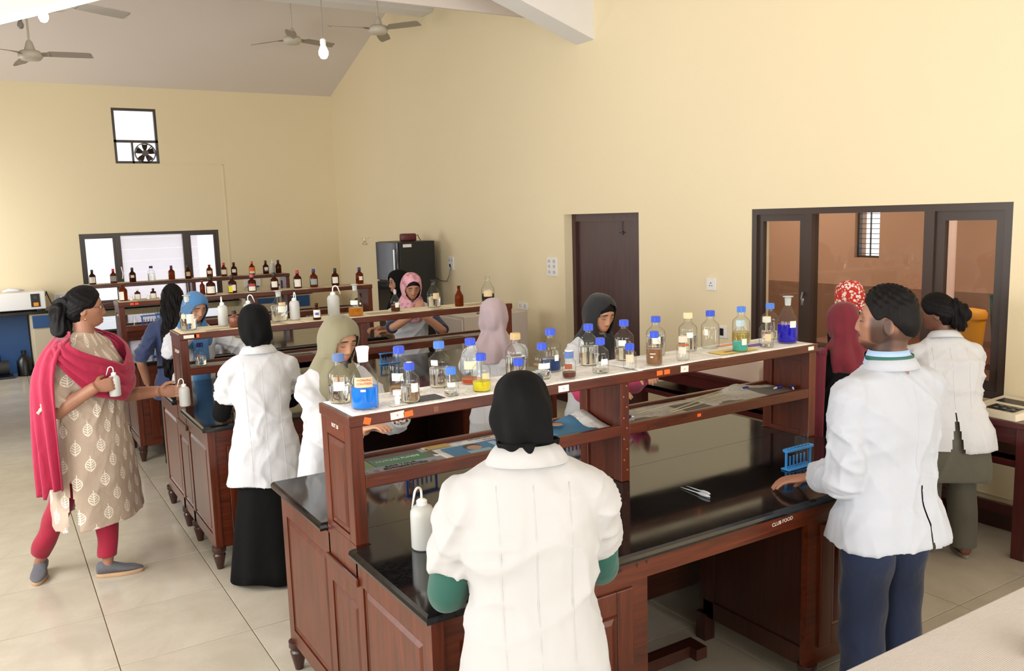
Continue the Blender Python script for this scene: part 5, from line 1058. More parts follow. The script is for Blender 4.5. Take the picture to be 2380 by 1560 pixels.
        if spec.get('seam'):
            bm = bmesh.new(); bm.from_mesh(me); tr = BVHTree.FromBMesh(bm); bm.free()
            for xs in spec['seam']:
                pts = []
                for q in range(30):
                    z = NB.z - .06 - (NB.z - .06 - hem - .01) * q / 29
                    if vent and z < vent[1]: break
                    hit = tr.ray_cast(V((xs * (1 + .15 * abs(z - hip.z)), -1.2, z)), V((0, 1, 0)))
                    if hit[0] is not None: pts.append(hit[0] + V((0, .0004, 0)))
                if len(pts) > 3: MB().tube(pts, .0016, 6).build('seam', spec['m'], o, True)
        return o
    outer = None
    if low:
        if low['kind'] == 'skirt':
            mb = MB(); n = 60; R_ = low.get('r', (.12, .14, .19, .225)); rr = []
            for q in range(15):
                t = q / 14; z = hip.z - .03 - (hip.z - .03 - low.get('hem', .03)) * t; w_ = np.interp(t, [0, .2, .6, 1], R_) * s * fat; rr.append([(w_ * math.cos(2 * pi * j / n) * (1 + .05 * t * math.sin(7 * 2 * pi * j / n + seed)), w_ * .78 * math.sin(2 * pi * j / n) * (1 + .05 * t * math.sin(7 * 2 * pi * j / n + seed + 1)) + lean * .0, z + (.012 * math.sin(5 * 2 * pi * j / n) if q == 14 else 0)) for j in range(n)])
            mb.loft(rr); mb.build('skirt', low['m'], root, True)
        else:
            lr = low.get('r', (.098, .078, .066)); mb = MB()
            for (hp_, kn, an, fa) in legs:
                e = an + V((0, 0, low.get('end', .0))); pth = bez([hp_ + V((0, 0, .1)), hp_, (hp_ + kn) / 2, kn, (kn + e) / 2, e], 25); n = len(pth); mb.tube(pth, [np.interp(i / (n - 1), [0, .2, .55, 1], [lr[0] * .9, lr[0], lr[1], lr[2]]) * s for i in range(n)], 20)
            mb.loft([tring(d, w_ * s * fat, f_ * s * fat, f_ * s * fat, 24) for d, w_, f_ in ((Lt - .1, .14, .1), (Lt, .165, .118), (Lt + .09, .15, .11))])
            me = fuse(mb, .009, 4); a = getv(me); setv(me, a + getn(me) * folds(a[:, [2, 0, 1]], seed + 11, .005, 4, 30)[:, None]); link('trousers', me, low['m'], root, True)
    if shoes:
        for k, (hp_, kn, an, fa) in enumerate(legs):
            R = Matrix.Translation((an.x, an.y, 0)) @ Matrix.Rotation(fa, 4, 'Z'); sc = s * shoes.get('s', 1)
            def fr_(y, w_, z0, z1): return [tuple(R @ V((w_ * math.cos(2 * pi * j / 16) * sc, y * sc, max(z0, z0 + (z1 - z0) * (.5 + .5 * math.sin(2 * pi * j / 16)))))) for j in range(16)]
            so = MB(); so.loft([[tuple(R @ V((x_ * q * sc, y_ * q * sc + .055 * sc, z))) for x_, y_ in [(.042 * math.cos(t) * (1 if math.sin(t) > -.2 else .82), .125 * math.sin(t)) for t in [2 * pi * j / 24 for j in range(24)]]] for q, z in ((.97, .001), (1, .006), (1, .018), (.95, .022))])
            sh = so.build('shoe', shoes['sole'], root, auto=40)
            up_ = MB(); up_.loft([fr_(-.062, .022, .02, .075), fr_(-.05, .034, .02, .088), fr_(-.01, .037, .02, .088), fr_(.03, .036, .02, .078), fr_(.08, .042, .02, .056), fr_(.13, .038, .02, .046), fr_(.165, .022, .02, .034), fr_(.176, .008, .02, .026)]); up_.build('shoe_upper', shoes['m'], sh, True)
    if under and under.get('body'): garment(dict(m=under['body'], hem=under.get('hem', hip.z - .1), sleeve=0, fit=under.get('fit', .93), fold=.8, d0=under.get('d0', -1), uv=under.get('uv'), flare=under.get('flare', 1.0)), under.get('name', 'shirt'), seed + 50)
    if coat: outer = garment(coat, coat.get('name', 'lab_coat'), seed)
    # ---------------- headscarf
    if scarf:
        n = 56; op = scarf.get('open', True); dr = scarf.get('drape', 'tuck'); k_ = scarf.get('k', 1.0); bk = scarf.get('back', 1.0)
        HR = [(.1265, .004, .004, .004), (.124, .024, .028, .03), (.115, .046, .054, .058), (.097, .066, .078, .084), (.07, .0795, .094, .101), (.035, .0865, .104, .112 * bk), (-.005, .089, .107, .116 * bk), (-.045, .086, .104, .114 * bk), (-.08, .078, .098, .104 * bk)]
        rr = []; zz = []
        for (z, w_, df, db) in HR: rr.append([MH @ V((w_ * k_ * math.sin(2 * pi * j / n), (df if math.cos(2 * pi * j / n) > 0 else db) * k_ * math.cos(2 * pi * j / n), z)) for j in range(n)]); zz.append(z)
        TR = {'tuck': [(.03, .068, .078, .076), (.0, .066, .072, .07), (-.025, .06, .066, .06)], 'drape': [(.03, .086, .105, .096), (-.02, .112, .128, .115), (-.06, .132, .145, .128), (-.12, .14, .158, .132), (-.18, .132, .156, .124)],
              'cape': [(.05, .085, .095, .1), (.0, .12, .12, .12), (-.06, .18, .145, .135), (-.14, .2, .165, .15), (-.24, .2, .165, .15), (-.34, .195, .155, .145)]}[dr]
        for (z, w_, df, db) in TR: rr.append([MT @ (V((w_ * math.sin(2 * pi * j / n), (df if math.cos(2 * pi * j / n) > 0 else db) * math.cos(2 * pi * j / n), z)) * (s if z < .05 else 1)) for j in range(n)]); zz.append(None)
        # resample along the stack
        NR = 44; R2 = []; Z2 = []
        for q in range(NR):
            t = q / (NR - 1) * (len(rr) - 1); i = min(int(t), len(rr) - 2); f = t - i; i0, i3 = max(i - 1, 0), min(i + 2, len(rr) - 1); row = []
            for j in range(n):
                p0, p1, p2, p3 = rr[i0][j], rr[i][j], rr[i + 1][j], rr[i3][j]; row.append(.5 * ((2 * p1) + (p2 - p0) * f + (2 * p0 - 5 * p1 + 4 * p2 - p3) * f * f + (p3 - p0 + 3 * p1 - 3 * p2) * f ** 3))
            R2.append(row); Z2.append(q / (NR - 1))
        rnd = np.random.RandomState(seed + 5); ph = rnd.rand(6) * 6
        vs = []; fs = []
        for q in range(NR):
            cen = sum((V(p) for p in R2[q]), V()) / n
            for j in range(n):
                t = 2 * pi * j / n; g = Z2[q]; am = .0012 + .0075 * max(0, g - .3) * scarf.get('fold', 1)
                dsp = am * (math.sin(3 * t + ph[0] + 9 * g) + .8 * math.sin(5 * t - 14 * g + ph[1]) + .6 * math.sin(9 * t + ph[2] + 4 * g) + .5 * math.sin(2 * t + 26 * g + ph[3]))
                p = V(R2[q][j]); vs.append(p + (p - cen).normalized() * dsp)
        MHinv = MH.inverted(); fs.append(tuple(range(n)))
        for q in range(NR - 1):
            for j in range(n):
                a_, b_ = q * n + j, q * n + (j + 1) % n; c = MHinv @ ((vs[a_] + vs[b_] + vs[a_ + n] + vs[b_ + n]) / 4)
                if op and c.y > .02 and (c.x / scarf.get('ow', .071)) ** 2 + ((c.z + scarf.get('oz', .012)) / scarf.get('oh', .088)) ** 2 < 1: continue
                fs.append((a_, b_, b_ + n, a_ + n))
        o = MB().add(vs, fs).build('headscarf', scarf['m'], root, True); md = o.modifiers.new('t', 'SOLIDIFY'); md.thickness = .005; md.offset = -1; md = o.modifiers.new('s', 'SUBSURF'); md.levels = 1; md.render_levels = 1
        o.data.polygons.foreach_set('use_smooth', [True] * len(o.data.polygons))
    # ---------------- hair
    if hair:
        kd = hair['kind']; nth, nph = 120, 46; th = np.linspace(-pi, pi, nth, endpoint=False); az = np.abs(th)
        line = np.interp(az, [0, .5, .9, 1.15, 1.35, 1.6, 1.85, 2.3, pi], {'short': [.074, .07, .056, .03, .012, .036, .008, -.03, -.045], 'scarfcap': [.058, .05, .03, .0, -.02, -.04, -.05, -.06, -.06]}.get(kd, [.078, .07, .05, .02, .006, .01, -.03, -.075, -.085]))
        line = (line + np.roll(line, 1) + np.roll(line, -1) + np.roll(line, 2) + np.roll(line, -2)) / 5; pl_ = np.arcsin(np.clip(line / .113, -.95, .95)); tt = np.linspace(0, 1, nph); P_ = pl_[None, :] + (pi / 2 - .02 - pl_[None, :]) * tt[:, None]; T = np.repeat(th[None, :], nph, 0)
        hp = head_surface(T, P_, male=male); z = hp[..., 2]; edge = np.clip((z - line[None, :]) / .03, 0, 1) ** .6
        base = .003 + .017 * sm(z, .03, .1) if kd == 'short' else (.004 + 0 * z if kd == 'scarfcap' else .009 + .004 * np.clip(z / .1, 0, 1)); rnd = np.random.RandomState(seed)
        wav = {'short': .0022 * sm(z, .03, .09) * (np.sin(T * 9 + P_ * 17 + 2 * np.sin(T * 4)) + np.sin(P_ * 31 - T * 13)), 'scarfcap': 0 * z}.get(kd, .0012 * (np.sin(T * 17 + P_ * 29 + 2 * np.sin(P_ * 7)) + np.sin(P_ * 23 - T * 11)))
        cn = hp / np.linalg.norm(hp, axis=-1, keepdims=True); q = hp + cn * ((base + wav) * edge + .0005)[..., None]
        vs = [MH @ V(q[i, j]) for i in range(nph) for j in range(nth)]; fs = [(i * nth + j, i * nth + (j + 1) % nth, (i + 1) * nth + (j + 1) % nth, (i + 1) * nth + j) for i in range(nph - 1) for j in range(nth)]
        fs.append(tuple((nph - 1) * nth + j for j in range(nth))); ho = MB().add(vs, fs).build('hair', M_HAIR, root, True); md = ho.modifiers.new('t', 'SOLIDIFY'); md.thickness = .004; md.offset = -1
        if kd in ('clip', 'bun', 'long'):
            mb = MB()
            if kd == 'clip': segs = [((0, -.075, .035), .05), ((0, -.11, .0), .056), ((0, -.125, -.05), .055), ((0, -.115, -.11), .05), ((.0, -.105, -.16), .036), ((0, -.1, -.2), .012)]
            elif kd == 'bun': segs = [((0, -.07, .03), .055), ((0, -.1, -.005), .062), ((0, -.11, -.045), .062), ((0, -.095, -.085), .05), ((0, -.08, -.1), .02)]
            if kd == 'long': P2 = [(MH @ V((0, -.06, .05)), .06), (MH @ V((0, -.085, -.02)), .075), (MH @ V((0, -.085, -.09)), .085), (MT @ V((0, -.12, -.08)), .1), (MT @ V((0, -.135, -.22)), .115), (MT @ V((-.01, -.135, -.36)), .11), (MT @ V((-.02, -.125, -.48)), .085), (MT @ V((-.03, -.115, -.56)), .03)]
            else: P2 = [(MH @ V(p), r_ * hs) for p, r_ in segs]
            pth = bez([p for p, _ in P2], 40); n = len(pth); rad = [np.interp(i / (n - 1) * (len(P2) - 1), range(len(P2)), [r_ for _, r_ in P2]) for i in range(n)]
            mb.tube(pth, [(r_ * (.55 if kd == 'long' else .8), r_) for r_ in rad], 24, up=(0, -1, 0)); me = fuse(mb, .006, 3); a = getv(me); nn = getn(me); setv(me, a + nn * (.006 * np.sin(a[:, 0] * 130 + 3 * np.sin(a[:, 2] * 18)) + .004 * np.sin(a[:, 0] * 310 + a[:, 2] * 25) + .006 * np.sin(a[:, 2] * 40 + a[:, 0] * 20))[:, None]); link('hair_tail', me, M_HAIR, ho, True)
    return dict(root=root, MH=MH, MT=MT, A=A, NB=NB, HC=HC, tring=tring, tor=tor, inv=inv, s=s, sw=sw, Lt=Lt, hip=hip, coat=outer)

SK = S(172, 124, 96); SK2 = S(156, 110, 86); SK3 = S(190, 142, 112); SKD = S(106, 70, 54)
C = lambda n, r, g, b, **k: m_cloth(n, S(r, g, b), **k)
M_BLKC = C('black_cloth', 9, 9, 10, wr=.35, sheen=0); M_BLKC.node_tree.nodes['Principled BSDF'].inputs['Specular IOR Level'].default_value = .15; M_PINK = C('magenta_cloth', 156, 18, 58, wr=.5, scale=9); M_LEG = C('crimson_leggings', 150, 14, 48, wr=.3, scale=10)
M_GREENC = C('green_sleeve', 22, 78, 66, wr=.3); M_NAVYC = C('navy_cloth', 36, 44, 70, wr=.35); M_JEANS = C('dark_denim', 18, 34, 66, wr=.5, scale=9); M_OLIVE = C('olive_scarf_cloth', 124, 118, 92, wr=.25, scale=4)
M_LILAC = C('lilac_scarf_cloth', 168, 150, 154, wr=.25, scale=4); M_BLUESC = C('blue_scarf_cloth', 62, 112, 160, wr=.3); M_MAROON = C('maroon_cloth', 104, 14, 32, wr=.4); M_DKGREEN = C('olive_trousers', 88, 86, 74, wr=.4)
M_ROSE = C('rose_sleeve', 176, 44, 88, wr=.3); M_BROWNC = C('brown_dress', 150, 110, 70, wr=.3); M_SHIRT = C('pale_blue_shirt', 160, 190, 224, wr=.2); M_GREYC = C('grey_trousers', 96, 98, 102, wr=.3); M_DBLUE = C('dark_blue_dress', 44, 56, 92, wr=.4)
def spot(name, base, cols, sc, thr=.36):
    t = NT(name); co = t.coord(); v = t.n('ShaderNodeTexVoronoi'); v.inputs['Scale'].default_value = sc; t.l(co, v.inputs['Vector']); sp = t.n('ShaderNodeSeparateColor'); t.l(v.outputs['Color'], sp.inputs[0]); m_ = t.math('LESS_THAN', v.outputs['Distance'], thr); c = base
    for i, k in enumerate(cols): c = t.mix(t.math('MULTIPLY', m_, t.math('GREATER_THAN', sp.outputs[0], i / len(cols))), c, k)
    return t.set(c, .85)
M_FLORAL = spot('red_floral_cloth', S(176, 40, 30), [S(214, 190, 176), S(196, 60, 40), S(222, 208, 200)], 60, .5); M_FLOW = spot('white_floral_cuff', S(228, 222, 212), [S(60, 40, 40), S(150, 50, 60), S(110, 110, 60)], 55, .38); M_ROSESC = spot('pink_patterned_scarf', S(194, 140, 148), [S(168, 112, 126), S(196, 148, 154)], 26, .5)
def leaf_mat():
    t = NT('leaf_print_kurta'); at = t.n('ShaderNodeAttribute'); at.attribute_name = 'clothuv'; sp = t.n('ShaderNodeSeparateXYZ'); t.l(at.outputs['Vector'], sp.inputs[0]); u, v = sp.outputs[0], sp.outputs[1]
    cu, cv = 1 / .105, 1 / .095; vv = t.math('MULTIPLY', v, cv); row = t.math('FLOOR', vv); fy = t.math('SUBTRACT', t.math('SUBTRACT', vv, row), .5)
    uu = t.math('ADD', t.math('MULTIPLY', u, cu), t.math('MULTIPLY', t.math('MODULO', t.math('ABSOLUTE', row), 2.0), .5)); fx = t.math('ABSOLUTE', t.math('SUBTRACT', t.math('SUBTRACT', uu, t.math('FLOOR', uu)), .5))
    yy = t.math('DIVIDE', t.math('ADD', fy, .08), .40); wd = t.math('MULTIPLY', t.math('SUBTRACT', 1.0, t.math('MULTIPLY', yy, yy), True), .20)
    inside = t.math('LESS_THAN', fx, wd); rim = t.math('GREATER_THAN', fx, t.math('SUBTRACT', wd, .035)); rib = t.math('LESS_THAN', fx, .018)
    vein = t.math('GREATER_THAN', t.math('SINE', t.math('MULTIPLY', t.math('SUBTRACT', fy, t.math('MULTIPLY', fx, .9)), 44.0)), .25)
    stem = t.math('MULTIPLY', t.math('LESS_THAN', fx, .015), t.math('LESS_THAN', t.math('ABSOLUTE', fy), .46)); f = t.math('MULTIPLY', inside, t.math('MAXIMUM', rib, t.math('MAXIMUM', rim, vein))); f = t.math('MAXIMUM', f, stem)
    co = t.coord(); a = t.noise(co, 7, 4, .5, .8); t.bump(a, .02, .5); c = t.mix(t.math('MULTIPLY', a, .3), S(178, 160, 142), S(152, 134, 116)); c = t.mix(t.math('MULTIPLY', f, .85), c, S(232, 224, 208)); return t.set(c, .85)
M_KURTA = leaf_mat()
M_COAT3 = m_cloth('cool_white_cotton', S(172, 176, 184), .9, 5)
WC = lambda hem, **k: dict(dict(m=M_COAT, hem=hem, sleeve=.55, collar=True, seam=(0, -.085, .085), cuff=1.12), **k)

# woman in the printed kurta with two wash bottles
p1 = person('woman in beige leaf-print kurta, pink shawl, holding two wash bottles', (.42, 5.28), -2.2, 1.67, SK2, .02, (.06, .62, 0), (dict(w=(.785, 5.225, 1.03), pole=(-.3, -.6, -.7), fwd=(1, -.05, -.12), palm=(0, -.95, .1), curl=.5, thumb=.5), dict(w=(.43, 4.99, 1.135), pole=(.35, -.35, -.9), fwd=(.95, .1, .1), palm=(-.1, .95, -.1), curl=.75, thumb=.9)),
    coat=dict(m=M_KURTA, hem=.34, sleeve=.62, collar=False, name='kurta', uv=True, fit=1.16, waist=.17, cuff=1.15, vent=None, slit=(1, .66, .10, .02), sr=(.056, .07, .068, .06, .05), fold=.8), low=dict(kind='trousers', m=M_LEG, r=(.1, .07, .05), end=.03, bare=True), hair=dict(kind='clip'), vox=.0045, fat=1.12, eyes='open', shoes=dict(m=C('grey_knit', 92, 92, 98, wr=.2, scale=30), sole=plain('tan_sole', S(182, 150, 116), .7)), seed=3, wfeet=((.43, 5.20, -1.77), (.10, 5.46, 2.95)), sw=.185)
def shawl(p):
    MT, s, tr = p['MT'], p['s'], p['tring']; mb = MB(); nu, nv = 60, 18; sw = p['sw']
    def surf(a, d, off):   # point around the torso at angle a from the front, d below the neck
        wd = np.interp(d, [-.03, .0, .04, .09, .16, .3, .45], [.07, .13, .235, .275, .28, .275, .25]) + off; df = np.interp(d, [-.03, .03, .1, .2, .3, .45], [.075, .125, .18, .212, .215, .2]) + off; db = np.interp(d, [-.03, .03, .15, .4], [.1, .125, .16, .17]) + off
        return MT @ V((wd * math.sin(a), (df if math.cos(a) > 0 else db) * math.cos(a), -d))
    rings = []
    for i in range(nu + 1):
        u = -1 + 2 * i / nu; a = u * 1.75; row = []; au = abs(u); dt = -.022 + .20 * max(0, 1 - au / .92) ** 1.0; wd = np.interp(au, [0, .5, .8, 1], [.21, .24, .14, .10])
        for j in range(nv + 1):
            v = j / nv; d = dt + v * wd; off = .010 + .008 * math.sin(v * 19 + u * 2.5 + math.sin(u * 5)) + .005 * math.sin(v * 43 - u * 6); row.append(surf(a, d, off))
        rings.append(row)
    mb.loft(rings, False, closed=False)
    rings = []     # long end hanging behind the right arm
    for i in range(40):
        t = i / 39; d = .0 + t * .80; row = []
        for j in range(25):
            v = j / 24; a = 1.35 + v * (1.15 - .35 * t); off = .03 + .02 * t + .016 * math.sin(v * 19 + t * 2) * (.4 + t) + .05 * sm(np.array(t), 0, .3) * 1
            w_ = np.interp(d, [0, .06, .12, .3, .9], [.15, .235, .262, .265, .25]) + off; b_ = np.interp(d, [0, .1, .3, .9], [.1, .13, .15, .16]) + off
            row.append(MT @ V((w_ * math.sin(a), (b_ if math.cos(a) < 0 else .13) * math.cos(a), -d - .05 * (v > .55) * (t > .97))))
        rings.append(row)
    mb.loft(rings, False, closed=False)
    o = mb.build('shawl', M_PINK, p['root'], True); md = o.modifiers.new('t', 'SOLIDIFY'); md.thickness = .004; return o
shawl(p1)
def on_head(p, mb, name, m, smooth=True): mb.xf(p['MH']); return mb.build(name, m, p['root'], smooth)
M_WIRE = plain('spectacle_wire', S(60, 36, 30), .3, Metallic=.5)
def glasses(p):
    mb = MB()
    for sd in (-1, 1):
        mb.tube([(sd * .033 + .022 * math.cos(2 * pi * k / 20), .1, .008 + .016 * math.sin(2 * pi * k / 20)) for k in range(21)], .0012, 6); mb.tube([(sd * .055, .099, .014), (sd * .074, .07, .014), (sd * .078, -.01, .012)], .0014, 6)
    mb.tube([(-.011, .101, .012), (0, .105, .015), (.011, .101, .012)], .0012, 6); on_head(p, mb, 'spectacles', M_WIRE)
glasses(p1); on_head(p1, MB().tube([(.082, -.006, -.045), (.084, -.004, -.05), (.083, -.006, -.058)], [.003, .005, .003], 10), 'earring', plain('gold', S(214, 166, 80), .25, Metallic=1)); on_head(p1, MB().tube([(-.03, -.1, .045), (0, -.112, .06), (.03, -.1, .045)], .008, 8), 'hair_clip', M_WHITE)
_s, _e, _w, _a = p1['A'][0]; MB().tube([_w + (_e - _w).normalized() * .02, _w + (_e - _w).normalized() * .045], .031, 18).build('wristwatch', M_BLACK, p1['root'], auto=40)
wash_bottle(.915, 5.165, .935, .031, .132, 'wash bottle held out in the kurta woman\'s left hand', .2); wash_bottle(.535, 5.03, 1.07, .03, .132, 'wash bottle held at the kurta woman\'s chest', .1)

# person at the nearest bench, back to us, black headscarf
person('person in black headscarf, white coat over green sleeves, back to camera', (1.105, 1.73), -.42, 1.655, SK, .10, (.22, .12, 0), (dict(w=(1.10, 2.14, 1.0), pole=(-.28, -.6, -.75)), dict(w=(1.44, 2.04, 1.02), pole=(.28, -.6, -.75))), coat=WC(.42, m=M_COAT2, sleeve=.50, sr=(.052, .066, .068, .066, .06), cuff=1.14, fit=1.04, fold=1.2, vox=.0075),
    under=dict(sleeve=M_GREENC, loose=1.12), low=dict(kind='skirt', m=M_BLKC), scarf=dict(m=M_BLKC, drape='tuck', k=.96, fold=1.8), hk=.9, neck=.25, vox=.005, seed=7, shoes=dict(m=M_BLACK, sole=M_BLACK), eyes='down')
# bearded man
pm = person('bearded man in long white coat and jeans, hand on the nearest bench', (2.81, 1.89), -.12, 1.68, SK2, .03, (-.03, .6, 0), (dict(w=(2.70, 2.14, .925), pole=(-.35, -.8, -.45), fwd=(-.62, .75, -.18), palm=(0, 0, -1), curl=.35), dict(w=(3.02, 2.2, .93), pole=(.6, -.7, -.5))), coat=WC(.735, m=M_COAT3, sleeve=.93, sr=(.058, .072, .07, .064, .054), cuff=1.08, fit=1.06, waist=.185, vent=(.03, .96, .03), seam=(0.01,), fold=.9, flare=1.02, vox=.0075),
    low=dict(kind='trousers', m=M_JEANS, r=(.112, .085, .078)), hair=dict(kind='short'), vox=.0045, male=True, eyes='down', seed=12, shoes=dict(m=M_BLACK, sole=M_BLACK), fat=1.04)
mb = MB(); rr = []
for (r_, z) in ((.062, -.02), (.061, .015), (.062, .04), (.066, .041), (.074, .02), (.084, -.01)): rr.append([pm['MT'] @ V((math.sin(t) * r_ * 1.1, math.cos(t) * r_ + .004, z)) for t in [math.radians(25 + 310 * j / 30) for j in range(31)]])
mb.loft(rr, False, closed=False); o = mb.build('shirt_collar', M_SHIRT, pm['root'], True); o.modifiers.new('t', 'SOLIDIFY').thickness = .002
MB().tube([pm['MT'] @ V((math.sin(t) * .088, math.cos(t) * .08, .014)) for t in [math.radians(60 + 240 * j / 24) for j in range(25)]], [(.008, .002)] * 25, 8, up=(0, 0, 1)).build('lanyard', plain('green_ribbon', S(16, 86, 72), .6), pm['root'], True)
# back view at the second bench
person('person in black headscarf and short-sleeved white coat over black skirt', (1.215, 4.60), -.16, 1.555, SK, .09, (.2, .1, 0), (dict(w=(1.10, 5.0, .93), pole=(-.32, -.6, -.7)), dict(w=(1.42, 5.0, .95), pole=(.32, -.6, -.7))), coat=WC(.565, sleeve=.5, fold=.9), under=dict(sleeve=M_BLKC, loose=1.05, **{'from': .45}), low=dict(kind='skirt', m=M_BLKC, r=(.12, .15, .2, .24)), scarf=dict(m=M_BLKC, drape='tuck', k=1.02), vox=.006, seed=17, shoes=dict(m=M_BLACK, sole=M_BLACK))
# olive scarf
po = person('person in olive headscarf looking down at the nearest bench', (1.405, 4.06), 3.28, 1.55, SK3, .16, (.40, .12, 0), (dict(w=(1.66, 3.70, 1.06), pole=(-.32, -.6, -.7), fwd=(-.3, -.8, .35), palm=(-.6, 0, -.8), curl=.9), dict(w=(1.42, 3.64, 1.02), pole=(.32, -.6, -.7))), coat=WC(.45, collar=False, sleeve=.84, sr=(.052, .064, .064, .06, .052)), under=dict(sleeve=M_FLOW, loose=1.25, to=.95, **{'from': .72}), low=dict(kind='skirt', m=M_BLKC), scarf=dict(m=M_OLIVE, drape='drape', k=1.06), vox=.005, seed=21, shoes=dict(m=M_BLACK, sole=M_BLACK))
# girl before the door
person('girl in black headscarf and rose sleeves before the dark door', (3.04, 4.06), pi + .0, 1.53, SK3, .13, (.38, .02, 0), (dict(w=(3.10, 3.62, 1.06), pole=(-.32, -.6, -.7), fwd=(-.2, -.9, .2), curl=.9), dict(w=(2.86, 3.62, 1.0), pole=(.32, -.6, -.7))), coat=WC(.45, collar=False, sleeve=.52), under=dict(sleeve=M_ROSE, loose=1.25, to=.95), low=dict(kind='skirt', m=M_BLKC), scarf=dict(m=C('black_scarf_soft', 13, 14, 16, wr=.3), drape='drape', k=1.05, oh=.1, oz=-.0), hair=dict(kind='scarfcap'), vox=.005, seed=25, shoes=dict(m=M_BLACK, sole=M_BLACK))
# lilac scarf
person('person in pale lilac headscarf with back to the camera', (2.60, 4.42), -.5, 1.49, SK, .12, (.25, .1, 0), (dict(w=(2.70, 4.98, .98), pole=(-.32, -.6, -.7)), dict(w=(2.98, 4.86, .98), pole=(.32, -.6, -.7))), coat=WC(.5, collar=False, sleeve=.9), low=dict(kind='skirt', m=M_BLKC), scarf=dict(m=M_LILAC, drape='drape', k=1.08, fold=2.0, back=1.08), vox=.007, seed=29, shoes=dict(m=M_BLACK, sole=M_BLACK))
# blue scarf
pb = person('person in blue headscarf facing us behind the second bench', (1.27, 6.72), pi + .15, 1.51, SK3, .16, (.38, .15, 0), (dict(w=(1.62, 6.36, 1.03), pole=(-.8, -.3, -.5), fwd=(-.7, -.5, -.2), curl=.6), dict(w=(1.24, 6.42, 1.22), pole=(.8, -.3, -.6), fwd=(-.1, -.3, .95), palm=(.9, 0, 0), curl=.9)), coat=WC(.5, collar=False, sleeve=.93, seam=None), low=dict(kind='skirt', m=M_DBLUE), scarf=dict(m=M_BLUESC, drape='drape', k=1.05), vox=.007, seed=33, shoes=dict(m=M_BLACK, sole=M_BLACK))
mb = MB(); mb.loft([[pb['MT'] @ V((x_ * (1 + .3 * q), .128 + .03 * math.sin(q * 3) + .02 - abs(x_) * .2, -.1 - .42 * q)) for x_ in (-.055, -.03, 0, .03, .055)] for q in [k / 10 for k in range(11)]], False, closed=False); o = mb.build('dress_front', M_BLUESC, pb['root'], True); o.modifiers.new('t', 'SOLIDIFY').thickness = .006
# long-haired person
pl = person('person in dark blue with long black hair down the back', (1.23, 7.12), -.12, 1.53, SK2, .06, (.25, -.2, 0), (dict(w=(1.0, 7.16, .76), pole=(-.5, -.8, .2), fwd=(.1, .2, -1), palm=(1, 0, 0), curl=.35), dict(w=(1.5, 7.5, 1.0), pole=(.32, -.6, -.7))), coat=dict(m=M_DBLUE, hem=.62, sleeve=.66, name='blue_top', fold=1), low=dict(kind='trousers', m=M_BLKC), hair=dict(kind='long'), vox=.007, seed=37, shoes=dict(m=M_BLACK, sole=M_BLACK), eyes=None)
_s, _e, _w, _a = pl['A'][0]; MB().tube([_w + (_e - _w).normalized() * .02, _w + (_e - _w).normalized() * .036], .029, 16).build('wristwatch', M_CHROME, pl['root'], auto=40)
# pink scarf and the one behind with glasses
person('person in pink patterned headscarf facing us behind second bench', (3.10, 6.74), pi - .1, 1.54, SK, .12, (.42, -.12, 0), (dict(w=(3.10, 6.42, 1.16), pole=(-.8, -.3, -.6), fwd=(-.7, -.2, .5), curl=.7), dict(w=(3.02, 6.42, 1.2), pole=(.9, -.2, -.5), fwd=(.4, .1, .8), palm=(.6, .7, 0), curl=.8)), coat=WC(.5, collar=False, sleeve=.45, seam=None), under=dict(sleeve=M_NAVYC, to=.62, loose=1.2), low=dict(kind='trousers', m=M_GREYC), scarf=dict(m=M_ROSESC, drape='drape', k=1.06, oh=.095, oz=.0), hair=dict(kind='scarfcap'), vox=.007, seed=41, shoes=dict(m=M_BLACK, sole=M_BLACK))
pg = person('person with spectacles and black headscarf in profile behind the pink one', (3.30, 7.25), 1.45, 1.52, SK, .06, (.12, .1, 0), (dict(w=(3.02, 7.05, .98), pole=(-.5, -.6, -.6), fwd=(-.9, -.1, .1), curl=.9), dict(w=(3.04, 7.3, .98), pole=(.5, -.6, -.6), fwd=(-.9, -.1, .1), curl=.9)), coat=dict(m=M_BROWNC, hem=.3, sleeve=.85, name='dress', fold=1), low=dict(kind='skirt', m=M_BLKC), scarf=dict(m=M_BLKC, drape='drape', k=1.04), vox=.007, seed=45, shoes=dict(m=M_BLACK, sole=M_BLACK), eyes='open')
glasses(pg)
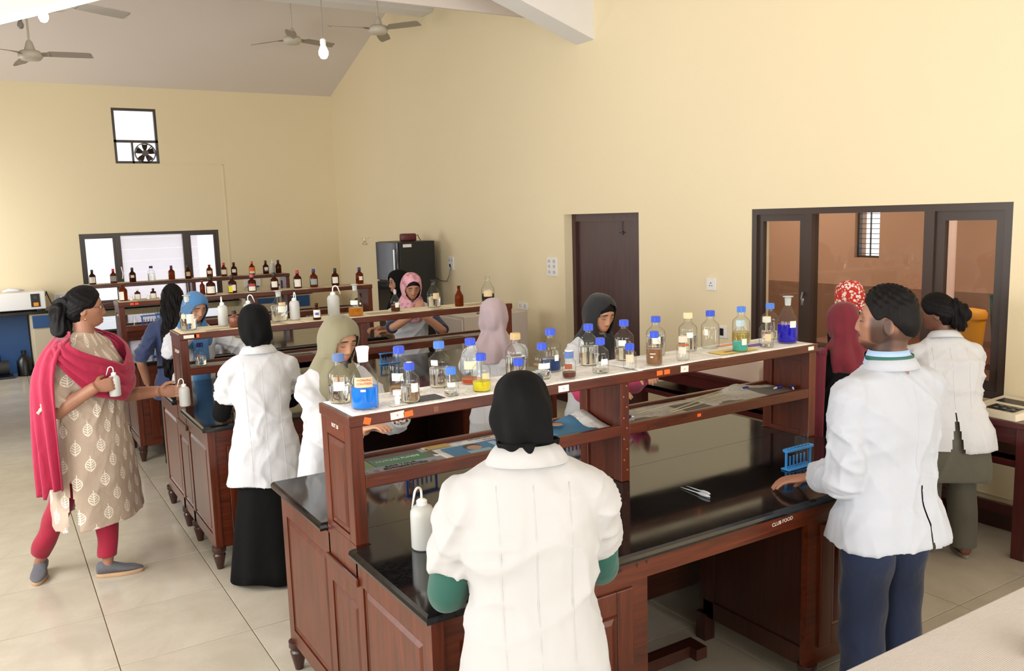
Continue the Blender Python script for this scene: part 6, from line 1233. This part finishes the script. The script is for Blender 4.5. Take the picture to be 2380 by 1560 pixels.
# right-hand group
pr = person('person in maroon shawl over black dress with back turned by the window', (4.01, 2.98), -.75, 1.455, SK, .10, (.3, .1, 0), (None, None), coat=dict(m=M_BLKC, hem=.12, sleeve=0, name='dress', fold=1), low=dict(kind='skirt', m=M_BLKC), scarf=dict(m=M_MAROON, drape='drape', k=1.1, fold=2), vox=.008, seed=49, shoes=dict(m=M_BLACK, sole=M_BLACK), eyes=None)
mb = MB(); rr = []
for i in range(24):
    t = i / 23; row = []
    for j in range(13):
        v = j / 12; a = -2.45 + v * 1.35; w_ = .175 + .03 * t + .012 * math.sin(v * 16 + t * 2); row.append(pr['MT'] @ V((w_ * math.sin(a), w_ * .78 * math.cos(a) + .02 * t, .01 - .07 * (t < .02) - t * .62)))
    rr.append(row)
mb.loft(rr, False, closed=False); o = mb.build('shawl_end', M_MAROON, pr['root'], True); o.modifiers.new('t', 'SOLIDIFY').thickness = .004
pw = person('dark-haired woman in slit white coat and olive trousers at window table', (4.48, 2.66), -.72, 1.50, SKD, .28, (.25, 1.0, 0), (dict(w=(4.62, 3.12, .95), pole=(-.8, -.4, -.4)), dict(w=(4.86, 2.98, .95), pole=(.8, -.5, -.4), fwd=(.5, .7, 0))), coat=WC(.635, sleeve=.5, fit=1.12, vent=(.0, .85, .16), fold=.7, sr=(.054, .068, .068, .064, .06)), under=dict(body=M_DKGREEN, hem=.46, d0=.3, fit=.95, name='tunic', flare=1.06), low=dict(kind='trousers', m=M_DKGREEN, r=(.1, .085, .08), end=-.03), hair=dict(kind='bun'), vox=.0055, fat=1.12, seed=53, eyes='down', shoes=dict(m=plain('sandal_strap', S(120, 74, 56), .6), sole=plain('grey_sole', S(140, 134, 120), .7)), feet=((-.10, .02, .2), (.10, -.02, 0)))
person('person in red floral headscarf mostly hidden behind the bearded man', (4.78, 3.5), -.6, 1.50, SK, .08, (.2, .3, 0), (None, None), coat=dict(m=M_BLKC, hem=.12, sleeve=0, name='dress'), low=dict(kind='skirt', m=M_BLKC), scarf=dict(m=M_FLORAL, drape='drape', k=1.05), vox=.009, seed=57, shoes=dict(m=M_BLACK, sole=M_BLACK), eyes=None)
